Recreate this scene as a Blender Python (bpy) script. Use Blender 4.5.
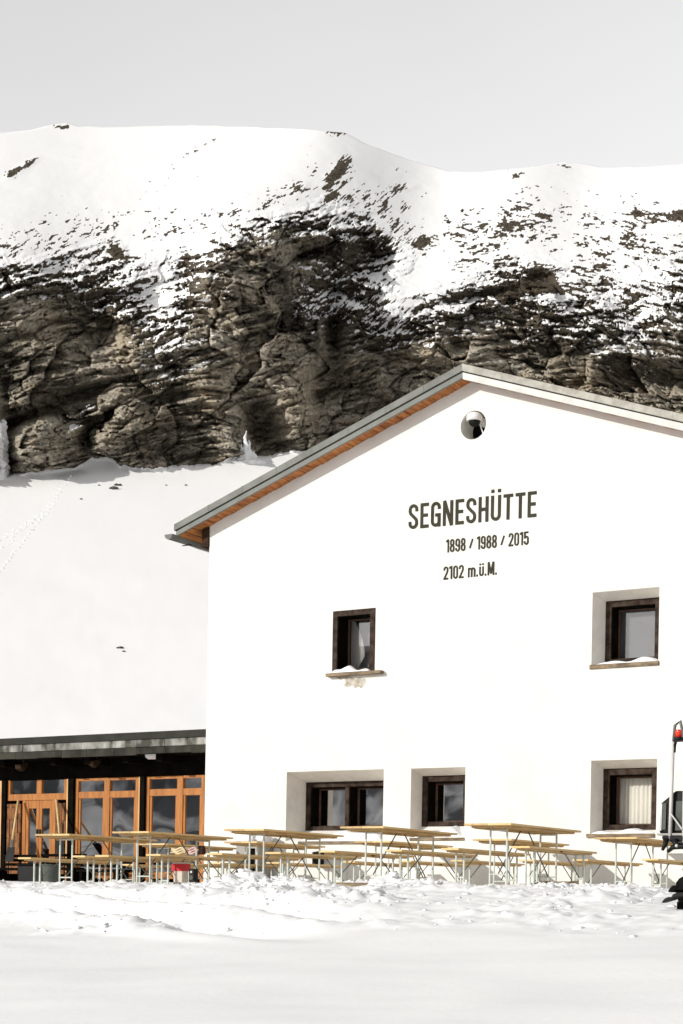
import bpy, math, random
import numpy as np
from mathutils import Vector, Matrix

random.seed(7)
SC = bpy.context.scene
COL = SC.collection
for o in list(bpy.data.objects):
    bpy.data.objects.remove(o, do_unlink=True)

# ------------------------------------------------------------------ camera
FPX, CXP, CYP, ROLL, THETA = 1760.0, 341.5, 905.7, 0.018, math.radians(32)
CAM = np.array([20.34, -27.6, -0.365])
F = np.array([-math.sin(THETA), math.cos(THETA), 0.0])
R0 = np.array([math.cos(THETA), math.sin(THETA), 0.0])
U0 = np.array([0.0, 0.0, 1.0])
RC = R0 * math.cos(ROLL) + U0 * math.sin(ROLL)
UC = U0 * math.cos(ROLL) - R0 * math.sin(ROLL)
cd = bpy.data.cameras.new('camera')
cam = bpy.data.objects.new('camera', cd)
COL.objects.link(cam)
m = Matrix.Identity(4)
for i in range(3):
    m[i][0], m[i][1], m[i][2], m[i][3] = RC[i], UC[i], -F[i], CAM[i]
cam.matrix_world = m
cd.sensor_width = 36.0
cd.lens = FPX / 1024.0 * 36.0
cd.shift_y = (CYP - 512.0) / 1024.0
cd.clip_start, cd.clip_end = 0.1, 20000.0
SC.camera = cam

# ------------------------------------------------------------------ light
SUN_AZ, SUN_EL = math.radians(30), math.radians(20)     # azimuth from the facade normal towards -X
w = bpy.data.worlds.new('World'); SC.world = w; w.use_nodes = True
nt = w.node_tree; nt.nodes.clear()
wo = nt.nodes.new('ShaderNodeOutputWorld'); bg = nt.nodes.new('ShaderNodeBackground')
sky = nt.nodes.new('ShaderNodeTexSky'); sky.sky_type = 'NISHITA'; sky.sun_disc = False
sky.sun_elevation = SUN_EL; sky.sun_rotation = math.radians(210); sky.altitude = 2100
sky.air_density = 1.0; sky.dust_density = 2.0; sky.ozone_density = 1.0
hs = nt.nodes.new('ShaderNodeHueSaturation'); hs.inputs['Saturation'].default_value = 0.0; hs.inputs['Value'].default_value = 1.0
nt.links.new(sky.outputs[0], hs.inputs['Color'])
# added brightening of the sky over the ridge, fading towards the rest of the sky
tcw = nt.nodes.new('ShaderNodeTexCoord'); dt = nt.nodes.new('ShaderNodeVectorMath'); dt.operation = 'DOT_PRODUCT'
dt.inputs[1].default_value = Vector((F[0] * .74, F[1] * .74, .67)).normalized()
mr = nt.nodes.new('ShaderNodeMapRange'); mr.interpolation_type = 'SMOOTHSTEP'; mr.inputs[1].default_value = .55; mr.inputs[2].default_value = .985; mr.inputs[3].default_value = 1.0; mr.inputs[4].default_value = 1.84
nzw = nt.nodes.new('ShaderNodeTexNoise'); nzw.inputs['Scale'].default_value = 2.2; nzw.inputs['Detail'].default_value = 3
mpw = nt.nodes.new('ShaderNodeMapping'); mpw.inputs['Scale'].default_value = (1, 1, 2.5)
mrn = nt.nodes.new('ShaderNodeMapRange'); mrn.inputs[1].default_value = .3; mrn.inputs[2].default_value = .7; mrn.inputs[3].default_value = .95; mrn.inputs[4].default_value = 1.05
mlw = nt.nodes.new('ShaderNodeMath'); mlw.operation = 'MULTIPLY'; vm = nt.nodes.new('ShaderNodeVectorMath'); vm.operation = 'SCALE'
nt.links.new(tcw.outputs['Generated'], dt.inputs[0]); nt.links.new(dt.outputs['Value'], mr.inputs[0])
nt.links.new(tcw.outputs['Generated'], mpw.inputs[0]); nt.links.new(mpw.outputs[0], nzw.inputs['Vector']); nt.links.new(nzw.outputs['Fac'], mrn.inputs[0])
nt.links.new(mr.outputs[0], mlw.inputs[0]); nt.links.new(mrn.outputs[0], mlw.inputs[1])
nt.links.new(hs.outputs[0], vm.inputs[0]); nt.links.new(mlw.outputs[0], vm.inputs['Scale']); nt.links.new(vm.outputs[0], bg.inputs[0])
nt.links.new(bg.outputs[0], wo.inputs[0])
bg.inputs[1].default_value = 0.15
sd = bpy.data.lights.new('sun', 'SUN'); sd.energy = 3.6; sd.angle = math.radians(0.5); sd.color = (1.0, 0.955, 0.89)
sun = bpy.data.objects.new('sun', sd); COL.objects.link(sun)
sdir = Vector((-math.sin(SUN_AZ) * math.cos(SUN_EL), -math.cos(SUN_AZ) * math.cos(SUN_EL), math.sin(SUN_EL)))
sun.rotation_euler = sdir.to_track_quat('Z', 'Y').to_euler()
sun.location = (0, -30, 60)
vs = SC.view_settings
vs.view_transform = 'Standard'; vs.look = 'None'; vs.exposure = 0.07; vs.gamma = 1.0; vs.use_curve_mapping = False
try:
    SC.cycles.use_denoising = True
except Exception:
    pass

# ------------------------------------------------------------------ pixel -> place helpers
def ray(px, py):
    return F + RC * (px - CXP) / FPX + UC * (CYP - py) / FPX
def at(px, py, Y):
    d = ray(px, py); k = (Y - CAM[1]) / d[1]
    return CAM + d * k
def atx(px, py, X):
    d = ray(px, py); k = (X - CAM[0]) / d[0]
    return CAM + d * k

# ------------------------------------------------------------------ noise
def _h(ix, iy, iz, s):
    h = (ix.astype(np.uint32) * np.uint32(374761393) + iy.astype(np.uint32) * np.uint32(668265263)
         + iz.astype(np.uint32) * np.uint32(2147483647) + np.uint32((s * 974711) & 0xffffffff))
    h = (h ^ (h >> np.uint32(13))) * np.uint32(1274126177)
    h = (h ^ (h >> np.uint32(16))) * np.uint32(2246822519)
    return h ^ (h >> np.uint32(15))
def gnoise(x, y, z, s=0):
    xi, yi, zi = np.floor(x), np.floor(y), np.floor(z)
    fx, fy, fz = x - xi, y - yi, z - zi
    xi, yi, zi = xi.astype(np.int64), yi.astype(np.int64), zi.astype(np.int64)
    u, v, ww = [f * f * f * (f * (f * 6 - 15) + 10) for f in (fx, fy, fz)]
    out = 0
    for dx in (0, 1):
        for dy in (0, 1):
            for dz in (0, 1):
                h = _h(xi + dx, yi + dy, zi + dz, s)
                gx = (h & np.uint32(255)).astype(np.float32) / 127.5 - 1
                gy = ((h >> np.uint32(8)) & np.uint32(255)).astype(np.float32) / 127.5 - 1
                gz = ((h >> np.uint32(16)) & np.uint32(255)).astype(np.float32) / 127.5 - 1
                d = gx * (fx - dx) + gy * (fy - dy) + gz * (fz - dz)
                out = out + d * (u if dx else 1 - u) * (v if dy else 1 - v) * (ww if dz else 1 - ww)
    return out
def fbm(x, y, z, oct=4, s=0, gain=0.5):
    a, t, k = 1.0, 0, 1.0
    for i in range(oct):
        t = t + a * gnoise(x * k + 17.3 * i, y * k - 9.1 * i, z * k + 4.7 * i, s + i)
        a *= gain; k *= 2.03
    return t
def ridged(x, y, z, oct=4, s=0):
    a, t, k = 1.0, 0, 1.0
    for i in range(oct):
        t = t + a * (1 - 2.2 * np.abs(gnoise(x * k + 7.3 * i, y * k - 5.1 * i, z * k + 2.7 * i, s + i)))
        a *= 0.5; k *= 2.1
    return t
def worley2(x, y, s=0):
    xi, yi = np.floor(x), np.floor(y)
    best = np.full(x.shape, 9.0); hid = np.zeros(x.shape)
    for dx in (-1, 0, 1):
        for dy in (-1, 0, 1):
            cx, cy = xi + dx, yi + dy
            h = _h(cx.astype(np.int64), cy.astype(np.int64), np.zeros_like(cx).astype(np.int64), s)
            jx = (h & np.uint32(1023)).astype(np.float64) / 1023; jy = ((h >> np.uint32(10)) & np.uint32(1023)).astype(np.float64) / 1023
            d = np.hypot(cx + jx - x, cy + jy - y)
            k = d < best
            best = np.where(k, d, best); hid = np.where(k, ((h >> np.uint32(20)) & np.uint32(255)).astype(np.float64) / 255, hid)
    return best, hid
def facets(x, y, s=0):
    """voronoi blocks: each with its own offset and tilt; returns offset in [-1,1], tilt term, distance to the joint"""
    xi, yi = np.floor(x), np.floor(y)
    b1 = np.full(x.shape, 9.0); b2 = np.full(x.shape, 9.0); off = np.zeros(x.shape); til = np.zeros(x.shape)
    for dx in (-1, 0, 1):
        for dy in (-1, 0, 1):
            cx, cy = xi + dx, yi + dy
            h = _h(cx.astype(np.int64), cy.astype(np.int64), np.zeros_like(cx).astype(np.int64), s)
            h2 = _h(cx.astype(np.int64), cy.astype(np.int64), np.ones_like(cx).astype(np.int64), s + 7)
            ex = cx + (h & np.uint32(1023)).astype(np.float64) / 1023 - x; ey = cy + ((h >> np.uint32(10)) & np.uint32(1023)).astype(np.float64) / 1023 - y
            d = np.hypot(ex, ey); k = d < b1
            b2 = np.where(k, b1, np.minimum(b2, d)); b1 = np.where(k, d, b1)
            o_ = ((h >> np.uint32(20)) & np.uint32(1023)).astype(np.float64) / 511.5 - 1
            ta = (h2 & np.uint32(1023)).astype(np.float64) / 511.5 - 1; tb = ((h2 >> np.uint32(10)) & np.uint32(1023)).astype(np.float64) / 511.5 - 1
            off = np.where(k, o_, off); til = np.where(k, -(ta * ex + tb * ey), til)
    return off, til, b2 - b1
def sstep(a, b, x):
    t = np.clip((x - a) / (b - a), 0, 1); return t * t * (3 - 2 * t)

# ------------------------------------------------------------------ materials
MATS = {}
def mat(name, c1, c2=None, rough=0.6, scale=6.0, stretch=(1, 1, 1), bump=0.0, bscale=None, metal=0.0, detail=5.0, spec=0.22, lo=0.35, hi=0.65):
    if name in MATS: return MATS[name]
    mt = bpy.data.materials.new(name); mt.use_nodes = True; MATS[name] = mt
    n = mt.node_tree.nodes; l = mt.node_tree.links
    b = n['Principled BSDF']; b.inputs['Roughness'].default_value = rough; b.inputs['Metallic'].default_value = metal
    b.inputs['Specular IOR Level'].default_value = spec
    c2 = c2 or tuple(min(1, x * 0.75) for x in c1)
    tc = n.new('ShaderNodeTexCoord'); mp = n.new('ShaderNodeMapping'); mp.inputs['Scale'].default_value = stretch
    nz = n.new('ShaderNodeTexNoise'); nz.inputs['Scale'].default_value = scale; nz.inputs['Detail'].default_value = detail
    oi = n.new('ShaderNodeObjectInfo'); ad = n.new('ShaderNodeVectorMath'); ad.operation = 'ADD'
    ml = n.new('ShaderNodeMath'); ml.operation = 'MULTIPLY'; ml.inputs[1].default_value = 37.0
    l.new(oi.outputs['Random'], ml.inputs[0])
    l.new(tc.outputs['Object'], mp.inputs['Vector']); l.new(mp.outputs[0], ad.inputs[0]); l.new(ml.outputs[0], ad.inputs[1])
    l.new(ad.outputs[0], nz.inputs['Vector'])
    rp = n.new('ShaderNodeValToRGB'); rp.color_ramp.elements[0].position = lo; rp.color_ramp.elements[1].position = hi
    rp.color_ramp.elements[0].color = (*c1, 1); rp.color_ramp.elements[1].color = (*c2, 1)
    l.new(nz.outputs['Fac'], rp.inputs[0]); l.new(rp.outputs[0], b.inputs['Base Color'])
    if bump:
        bp = n.new('ShaderNodeBump'); bp.inputs['Strength'].default_value = bump; bp.inputs['Distance'].default_value = 0.02
        if bscale:
            n2 = n.new('ShaderNodeTexNoise'); n2.inputs['Scale'].default_value = bscale; n2.inputs['Detail'].default_value = 6
            l.new(ad.outputs[0], n2.inputs['Vector']); l.new(n2.outputs['Fac'], bp.inputs['Height'])
        else:
            l.new(nz.outputs['Fac'], bp.inputs['Height'])
        l.new(bp.outputs[0], b.inputs['Normal'])
    return mt

M_SNOW = mat('snow', (0.86, 0.865, 0.875), (0.82, 0.825, 0.835), rough=0.7, scale=0.8, bump=0.16, bscale=11.0, spec=0.15)
M_CLOD = mat('broken_snow', (0.87, 0.87, 0.88), (0.80, 0.81, 0.83), rough=0.7, scale=5, bump=0.3, bscale=30.0, spec=0.15)
M_ICE = mat('ice', (0.84, 0.86, 0.87), (0.72, 0.76, 0.78), rough=0.45, scale=1.5, stretch=(1, 1, 0.25), spec=0.4)
M_PLASTER = mat('white_plaster', (0.74, 0.73, 0.70), (0.68, 0.665, 0.635), rough=0.85, scale=1.6, bump=0.25, bscale=30.0, spec=0.2)
M_REVEAL = mat('reveal_plaster', (0.82, 0.79, 0.74), (0.74, 0.715, 0.67), rough=0.85, scale=5.0, bump=0.2, bscale=25, spec=0.2)
M_OLDWOOD = mat('dark_weathered_wood', (0.022, 0.014, 0.010), (0.062, 0.044, 0.034), spec=0.1, rough=0.8, scale=9, stretch=(1, 1, 1), bump=0.4, bscale=30)
M_SASH = mat('red_brown_sash', (0.16, 0.085, 0.06), (0.10, 0.06, 0.045), rough=0.6, scale=8)
M_SILL = mat('sill_wood', (0.30, 0.23, 0.15), (0.12, 0.09, 0.06), rough=0.8, scale=5, stretch=(1, 4, 4), bump=0.3)
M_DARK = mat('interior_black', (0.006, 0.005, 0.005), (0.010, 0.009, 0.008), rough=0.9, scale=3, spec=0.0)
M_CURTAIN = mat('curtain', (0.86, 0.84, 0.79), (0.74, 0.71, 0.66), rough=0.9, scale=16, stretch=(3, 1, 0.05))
M_PANE_SKY = mat('grey_sky_reflection', (0.34, 0.345, 0.35), (0.29, 0.295, 0.30), rough=0.8, scale=2)  # flat grey that paints the sky's reflection in the upper panes
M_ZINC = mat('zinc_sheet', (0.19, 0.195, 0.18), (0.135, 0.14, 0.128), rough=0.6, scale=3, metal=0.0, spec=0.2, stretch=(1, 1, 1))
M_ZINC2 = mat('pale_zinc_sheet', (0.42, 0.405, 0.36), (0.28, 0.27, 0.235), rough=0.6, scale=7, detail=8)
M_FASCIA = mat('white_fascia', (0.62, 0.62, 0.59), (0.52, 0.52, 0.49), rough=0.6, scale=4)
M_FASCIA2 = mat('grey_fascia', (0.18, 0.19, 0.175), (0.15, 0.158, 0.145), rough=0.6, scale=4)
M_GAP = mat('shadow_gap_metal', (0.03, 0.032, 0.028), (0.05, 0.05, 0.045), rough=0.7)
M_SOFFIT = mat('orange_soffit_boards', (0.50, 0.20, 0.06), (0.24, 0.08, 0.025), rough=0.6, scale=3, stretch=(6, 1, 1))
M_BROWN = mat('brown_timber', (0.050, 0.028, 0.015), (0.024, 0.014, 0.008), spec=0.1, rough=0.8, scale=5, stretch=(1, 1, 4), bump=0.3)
M_BLACKWOOD = mat('black_stained_timber', (0.004, 0.0035, 0.003), (0.008, 0.0065, 0.005), rough=0.9, scale=5, spec=0.02)  # also colours the painted shade inside the window jambs
M_ORANGE = mat('orange_larch', (0.43, 0.167, 0.036), (0.30, 0.108, 0.022), rough=0.5, scale=4, stretch=(4, 4, 0.6))
M_ORANGE2 = mat('pale_larch', (0.66, 0.40, 0.16), (0.52, 0.28, 0.10), rough=0.5, scale=4, stretch=(4, 4, 0.6))
M_SHINGLE = mat('grey_roof_shingle', (0.048, 0.045, 0.035), (0.020, 0.019, 0.015), rough=0.9, scale=4, stretch=(1, 1, 0.6), bump=0.5)
M_SHINGLE2 = mat('weathered_edge', (0.06, 0.06, 0.05), (0.40, 0.39, 0.36), rough=0.9, scale=2.2, stretch=(1.6, 1, 0.9), detail=8, lo=0.42, hi=0.7)
M_ROOFEDGE = mat('dark_roof_edge', (0.013, 0.0135, 0.010), (0.024, 0.024, 0.018), rough=0.7, scale=4)
M_BARK = mat('rust_brown_bark_panel', (0.30, 0.13, 0.05), (0.09, 0.045, 0.025), rough=0.9, scale=7, stretch=(2, 1, 0.6), bump=0.7, detail=8)
M_PINE = mat('pale_pine_plank', (0.74, 0.545, 0.27), (0.60, 0.42, 0.195), rough=0.6, spec=0.2, scale=6, stretch=(6, 0.6, 6))
M_PINE2 = mat('weathered_pine_plank', (0.60, 0.43, 0.22), (0.43, 0.29, 0.14), rough=0.7, spec=0.15, scale=6, stretch=(6, 0.6, 6))
M_POLE = mat('yellow_ash_handle', (0.66, 0.50, 0.26), (0.54, 0.38, 0.18), rough=0.5, scale=4, stretch=(4, 4, 0.5))
M_STEEL = mat('grey_green_steel', (0.60, 0.64, 0.59), (0.50, 0.54, 0.50), rough=0.45, scale=10, metal=0.1)
M_STRUT = mat('dark_steel_strut', (0.10, 0.105, 0.10), (0.15, 0.155, 0.15), rough=0.5, scale=10, metal=0.3)
M_LETTER = mat('dark_olive_lettering', (0.042, 0.041, 0.029), (0.055, 0.053, 0.038), rough=0.85, scale=3, spec=0.05)
M_BLACK = mat('black_plastic', (0.006, 0.006, 0.006), (0.01, 0.01, 0.01), rough=0.5, scale=8, spec=0.15)
M_BLACK2 = mat('black_rubber', (0.005, 0.005, 0.005), (0.010, 0.010, 0.010), rough=0.85, scale=12, bump=0.3, spec=0.05)
M_GREYM = mat('grey_green_machine_panel', (0.075, 0.085, 0.075), (0.055, 0.062, 0.055), rough=0.5, scale=6)
M_WHITE = mat('white_enamel', (0.80, 0.79, 0.78), (0.74, 0.73, 0.72), rough=0.35, scale=3)
M_POST = mat('light_grey_tube', (0.62, 0.60, 0.575), (0.54, 0.52, 0.50), rough=0.4, scale=6)
M_RED = mat('red_paint', (0.50, 0.02, 0.025), (0.40, 0.015, 0.02), rough=0.5, scale=4)
M_BEIGE = mat('dirty_white_panel', (0.62, 0.56, 0.49), (0.52, 0.46, 0.40), rough=0.7, scale=4)
M_STONE = mat('dark_stone', (0.11, 0.105, 0.095), (0.05, 0.047, 0.04), rough=0.9, scale=5, bump=0.5)
M_CONC = mat('grey_concrete', (0.40, 0.385, 0.36), (0.31, 0.30, 0.28), rough=0.9, scale=4, bump=0.3)
M_YELLOWB = mat('cream_blanket', (0.66, 0.55, 0.36), (0.58, 0.46, 0.28), rough=0.95, scale=9, bump=0.4)
M_PINKB = mat('dusty_pink_blanket', (0.62, 0.42, 0.38), (0.50, 0.33, 0.30), rough=0.95, scale=9, bump=0.4)
M_PATCH = mat('bare_beige_render', (0.30, 0.27, 0.225), (0.60, 0.56, 0.50), rough=0.95, scale=10, bump=0.6)

def glass_mat(name, tint, gloss, ior=1.45):
    mt = bpy.data.materials.new(name); mt.use_nodes = True; n = mt.node_tree.nodes; l = mt.node_tree.links
    n.remove(n['Principled BSDF']); out = n['Material Output']
    tr = n.new('ShaderNodeBsdfTransparent'); tr.inputs[0].default_value = (*tint, 1)
    gl = n.new('ShaderNodeBsdfGlossy'); gl.inputs['Roughness'].default_value = 0.015; gl.inputs[0].default_value = (1, .985, .96, 1)
    fr = n.new('ShaderNodeFresnel'); fr.inputs[0].default_value = ior
    mm = n.new('ShaderNodeMath'); mm.operation = 'MULTIPLY_ADD'; mm.inputs[1].default_value = 1.0; mm.inputs[2].default_value = gloss
    tc = n.new('ShaderNodeTexCoord'); nz = n.new('ShaderNodeTexNoise'); nz.inputs['Scale'].default_value = 1.1; nz.inputs['Detail'].default_value = 1.0
    bp = n.new('ShaderNodeBump'); bp.inputs['Strength'].default_value = 0.10; bp.inputs['Distance'].default_value = 0.05
    l.new(tc.outputs['Object'], nz.inputs['Vector']); l.new(nz.outputs['Fac'], bp.inputs['Height']); l.new(bp.outputs[0], gl.inputs['Normal'])
    mx = n.new('ShaderNodeMixShader')
    l.new(fr.outputs[0], mm.inputs[0]); l.new(mm.outputs[0], mx.inputs[0]); l.new(tr.outputs[0], mx.inputs[1]); l.new(gl.outputs[0], mx.inputs[2])
    l.new(mx.outputs[0], out.inputs['Surface'])
    MATS[name] = mt
    return mt
M_GLASS = glass_mat('window_glass', (0.92, 0.92, 0.91), 0.0)
M_GLASSM = glass_mat('curtained_glass', (0.78, 0.78, 0.79), 0.035)
M_GLASSD = glass_mat('double_glazing', (0.30, 0.30, 0.31), 0.62)

# ------------------------------------------------------------------ mesh helpers
LUMPS = {}
class MB:
    def __init__(s): s.v = []; s.f = []
    def add(s, vs, fs):
        k = len(s.v); s.v += [tuple(float(c) for c in p) for p in vs]; s.f += [tuple(i + k for i in f) for f in fs]; return s
    def box(s, x0, x1, y0, y1, z0, z1):
        x0, x1 = min(x0, x1), max(x0, x1); y0, y1 = min(y0, y1), max(y0, y1); z0, z1 = min(z0, z1), max(z0, z1)
        return s.add([(x0, y0, z0), (x1, y0, z0), (x1, y1, z0), (x0, y1, z0), (x0, y0, z1), (x1, y0, z1), (x1, y1, z1), (x0, y1, z1)],
                     [(0, 3, 2, 1), (4, 5, 6, 7), (0, 1, 5, 4), (1, 2, 6, 5), (2, 3, 7, 6), (3, 0, 4, 7)])
    def bar(s, p, q, wd, ht, up=(0, 0, 1)):
        p, q = Vector(p), Vector(q); d = (q - p).normalized(); u = Vector(up)
        if abs(d.dot(u)) > 0.98: u = Vector((0, 1, 0))
        a = d.cross(u).normalized(); b = a.cross(d).normalized()
        vs = []
        for e in (p, q):
            for i, j in ((-1, -1), (1, -1), (1, 1), (-1, 1)): vs.append(e + a * i * wd / 2 + b * j * ht / 2)
        return s.add(vs, [(0, 3, 2, 1), (4, 5, 6, 7), (0, 1, 5, 4), (1, 2, 6, 5), (2, 3, 7, 6), (3, 0, 4, 7)])
    def tube(s, pts, r, n=8, cap=True):
        pts = [Vector(p) for p in pts]; rs = r if isinstance(r, (list, tuple)) else [r] * len(pts)
        vs = []; ref = Vector((0.13, 0.31, 0.94))
        for i, p in enumerate(pts):
            d = (pts[min(i + 1, len(pts) - 1)] - pts[max(i - 1, 0)]).normalized()
            u = ref if abs(d.dot(ref)) < 0.97 else Vector((1, 0.1, 0))
            a = d.cross(u).normalized(); b = d.cross(a).normalized()
            for k in range(n):
                t = 2 * math.pi * k / n; vs.append(p + (a * math.cos(t) + b * math.sin(t)) * rs[i])
        fs = []
        for i in range(len(pts) - 1):
            for k in range(n):
                k2 = (k + 1) % n; fs.append((i * n + k, i * n + k2, (i + 1) * n + k2, (i + 1) * n + k))
        if cap:
            fs.append(tuple(range(n))[::-1]); fs.append(tuple((len(pts) - 1) * n + k for k in range(n)))
        return s.add(vs, fs)
    def prism_y(s, poly, y0, y1):          # poly of (x,z)
        n = len(poly)
        vs = [(x, y0, z) for x, z in poly] + [(x, y1, z) for x, z in poly]
        fs = [tuple(range(n)), tuple(range(2 * n - 1, n - 1, -1))] + [(i, i + n, (i + 1) % n + n, (i + 1) % n) for i in range(n)]
        return s.add(vs, fs)
    def prism_x(s, poly, x0, x1):          # poly of (y,z)
        n = len(poly)
        vs = [(x0, y, z) for y, z in poly] + [(x1, y, z) for y, z in poly]
        fs = [tuple(range(n)), tuple(range(2 * n - 1, n - 1, -1))] + [(i, i + n, (i + 1) % n + n, (i + 1) % n) for i in range(n)]
        return s.add(vs, fs)
    def lathe(s, prof, c, n=20, axis='z'):   # prof of (r,h)
        vs = []; cx, cy, cz = c
        for r, h in prof:
            for k in range(n):
                t = 2 * math.pi * k / n; a, b = r * math.cos(t), r * math.sin(t)
                vs.append((cx + a, cy + b, cz + h) if axis == 'z' else ((cx + a, cy + h, cz + b) if axis == 'y' else (cx + h, cy + a, cz + b)))
        fs = []
        for i in range(len(prof) - 1):
            for k in range(n):
                k2 = (k + 1) % n; fs.append((i * n + k, i * n + k2, (i + 1) * n + k2, (i + 1) * n + k))
        fs.append(tuple(range(n))[::-1]); fs.append(tuple((len(prof) - 1) * n + k for k in range(n)))
        return s.add(vs, fs)
    def lump(s, c, r, seed, sq=(1, 1, 1), amp=0.35, sub=2):
        vs, fs = ICO[sub]
        if (seed, sub) not in LUMPS:
            P = vs * 1.3 + seed * 3.17
            LUMPS[(seed, sub)] = fbm(P[:, 0], P[:, 1], P[:, 2], 3, seed % 97)
        nn = LUMPS[(seed, sub)]
        k = r * (1 + amp * 1.8 * nn)
        Q = vs * k[:, None] * np.array(sq) + np.array(c)
        return s.add(Q.tolist(), fs)
    def build(s, name, mt, parent=None, smooth=False, bevel=0.0, wn=True):
        me = bpy.data.meshes.new(name); me.from_pydata(s.v, [], s.f); me.update()
        import bmesh
        bm = bmesh.new(); bm.from_mesh(me); bmesh.ops.recalc_face_normals(bm, faces=bm.faces); bm.to_mesh(me); bm.free()
        o = bpy.data.objects.new(name, me); COL.objects.link(o)
        mts = mt if isinstance(mt, (list, tuple)) else [mt]
        for x in mts: me.materials.append(x)
        if smooth: me.polygons.foreach_set('use_smooth', [True] * len(me.polygons))
        if bevel:
            b = o.modifiers.new('bevel', 'BEVEL'); b.width = bevel; b.segments = 2; b.limit_method = 'ANGLE'
        if parent: o.parent = parent
        return o
def _ico(sub):
    import bmesh
    bm = bmesh.new(); bmesh.ops.create_icosphere(bm, subdivisions=sub, radius=1.0)
    vs = np.array([v.co[:] for v in bm.verts]); fs = [tuple(v.index for v in f.verts) for f in bm.faces]; bm.free()
    return vs, fs
ICO = {1: _ico(1), 2: _ico(2), 3: _ico(3)}
def empty(name, loc=(0, 0, 0), rz=0.0):
    o = bpy.data.objects.new(name, None); COL.objects.link(o); o.location = loc; o.rotation_euler = (0, 0, rz); o.empty_display_size = 0.2
    return o
def tag(o, label=None, cat=None, group=None, kind=None):
    if label: o['label'] = label
    if cat: o['category'] = cat
    if group: o['group'] = group
    if kind: o['kind'] = kind
    return o
def dup(root, loc, rz=0.0):
    r = root.copy(); COL.objects.link(r); r.location = loc; r.rotation_euler = (0, 0, rz)
    for ch in root.children:
        c = ch.copy(); COL.objects.link(c); c.parent = r
        for g in ch.children:
            d = g.copy(); COL.objects.link(d); d.parent = c
    return r
def grid_mesh(name, P, mt, attrs=None, smooth=True):
    nr, nc = P.shape[:2]
    me = bpy.data.meshes.new(name)
    me.vertices.add(nr * nc); me.vertices.foreach_set('co', P.reshape(-1).astype(np.float32))
    i = np.arange(nr * nc).reshape(nr, nc)
    q = np.stack([i[:-1, :-1], i[:-1, 1:], i[1:, 1:], i[1:, :-1]], -1).reshape(-1, 4)
    me.loops.add(q.size); me.loops.foreach_set('vertex_index', q.reshape(-1).astype(np.int32))
    me.polygons.add(len(q)); me.polygons.foreach_set('loop_start', np.arange(0, q.size, 4, dtype=np.int32))
    try: me.polygons.foreach_set('loop_total', np.full(len(q), 4, dtype=np.int32))
    except Exception: pass
    me.polygons.foreach_set('use_smooth', np.full(len(q), smooth))
    me.update(calc_edges=True)
    for k, a in (attrs or {}).items():
        at_ = me.attributes.new(k, 'FLOAT', 'POINT'); at_.data.foreach_set('value', a.reshape(-1).astype(np.float32))
    me.materials.append(mt)
    o = bpy.data.objects.new(name, me); COL.objects.link(o)
    return o

# ------------------------------------------------------------------ snow ground
PY = [-4000, -400, -60, -28, -20, -17, -14, -12, -10.2, -9, -8.2, -7.4, -6.8, -4, 0, 8, 40, 400, 4000]
PZ = [-30, -8, -2.9, -2.05, -1.55, -1.24, -0.84, -0.53, -0.29, -0.21, -0.17, -0.15, -0.10, -0.03, 0.0, 0.1, -0.5, -3, -20]
def base_z(X, Y):
    # smoothed piecewise profile
    acc = 0
    for d in (-0.8, -0.4, 0, 0.4, 0.8): acc = acc + np.interp(Y + d, PY, PZ)
    return acc / 5
def ground_px(px, py):
    d = ray(px, py)
    for k in np.arange(9.0, 40.0, 0.05):
        p = CAM + d * k
        if p[2] < float(base_z(p[0], p[1])): return p
    return p
TR = [[ground_px(x, y) for x, y in tr] for tr in ([(-20, 898), (60, 899), (150, 905), (250, 912), (342, 920)], [(-20, 909), (70, 913), (130, 918), (200, 927), (290, 934)])]
PILES = [(130, 876, .30, .62, .5), (152, 880, .16, .7, .5), (112, 884, .1, .7, .5), (236, 889, .14, .6, .5), (262, 888, .22, .5, .5), (284, 891, .2, .5, .5), (303, 893, .14, .6, .5),
         (255, 899, .12, .8, .4), (400, 889, .12, .6, .4), (440, 887, .10, .8, .4), (655, 877, .12, .8, .6), (560, 890, .06, 1.0, .5), (210, 892, .1, .5, .4), (320, 905, .1, .8, .4)]
PILEP = [(ground_px(a, b), h, r1, r2) for a, b, h, r1, r2 in PILES]
def band_mask(X, Y):
    n = fbm(X * 0.35, Y * 0.35, X * 0, 3, 5)
    front = -12.6 + 0.10 * (X - 8) * 0.6 + n * 1.0          # smooth bank in front of this line
    m1 = sstep(-0.45, 0.35, Y - front)
    m2 = 1 - sstep(-6.9, -6.0, Y + 0.4 * n)
    return m1 * m2
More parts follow.
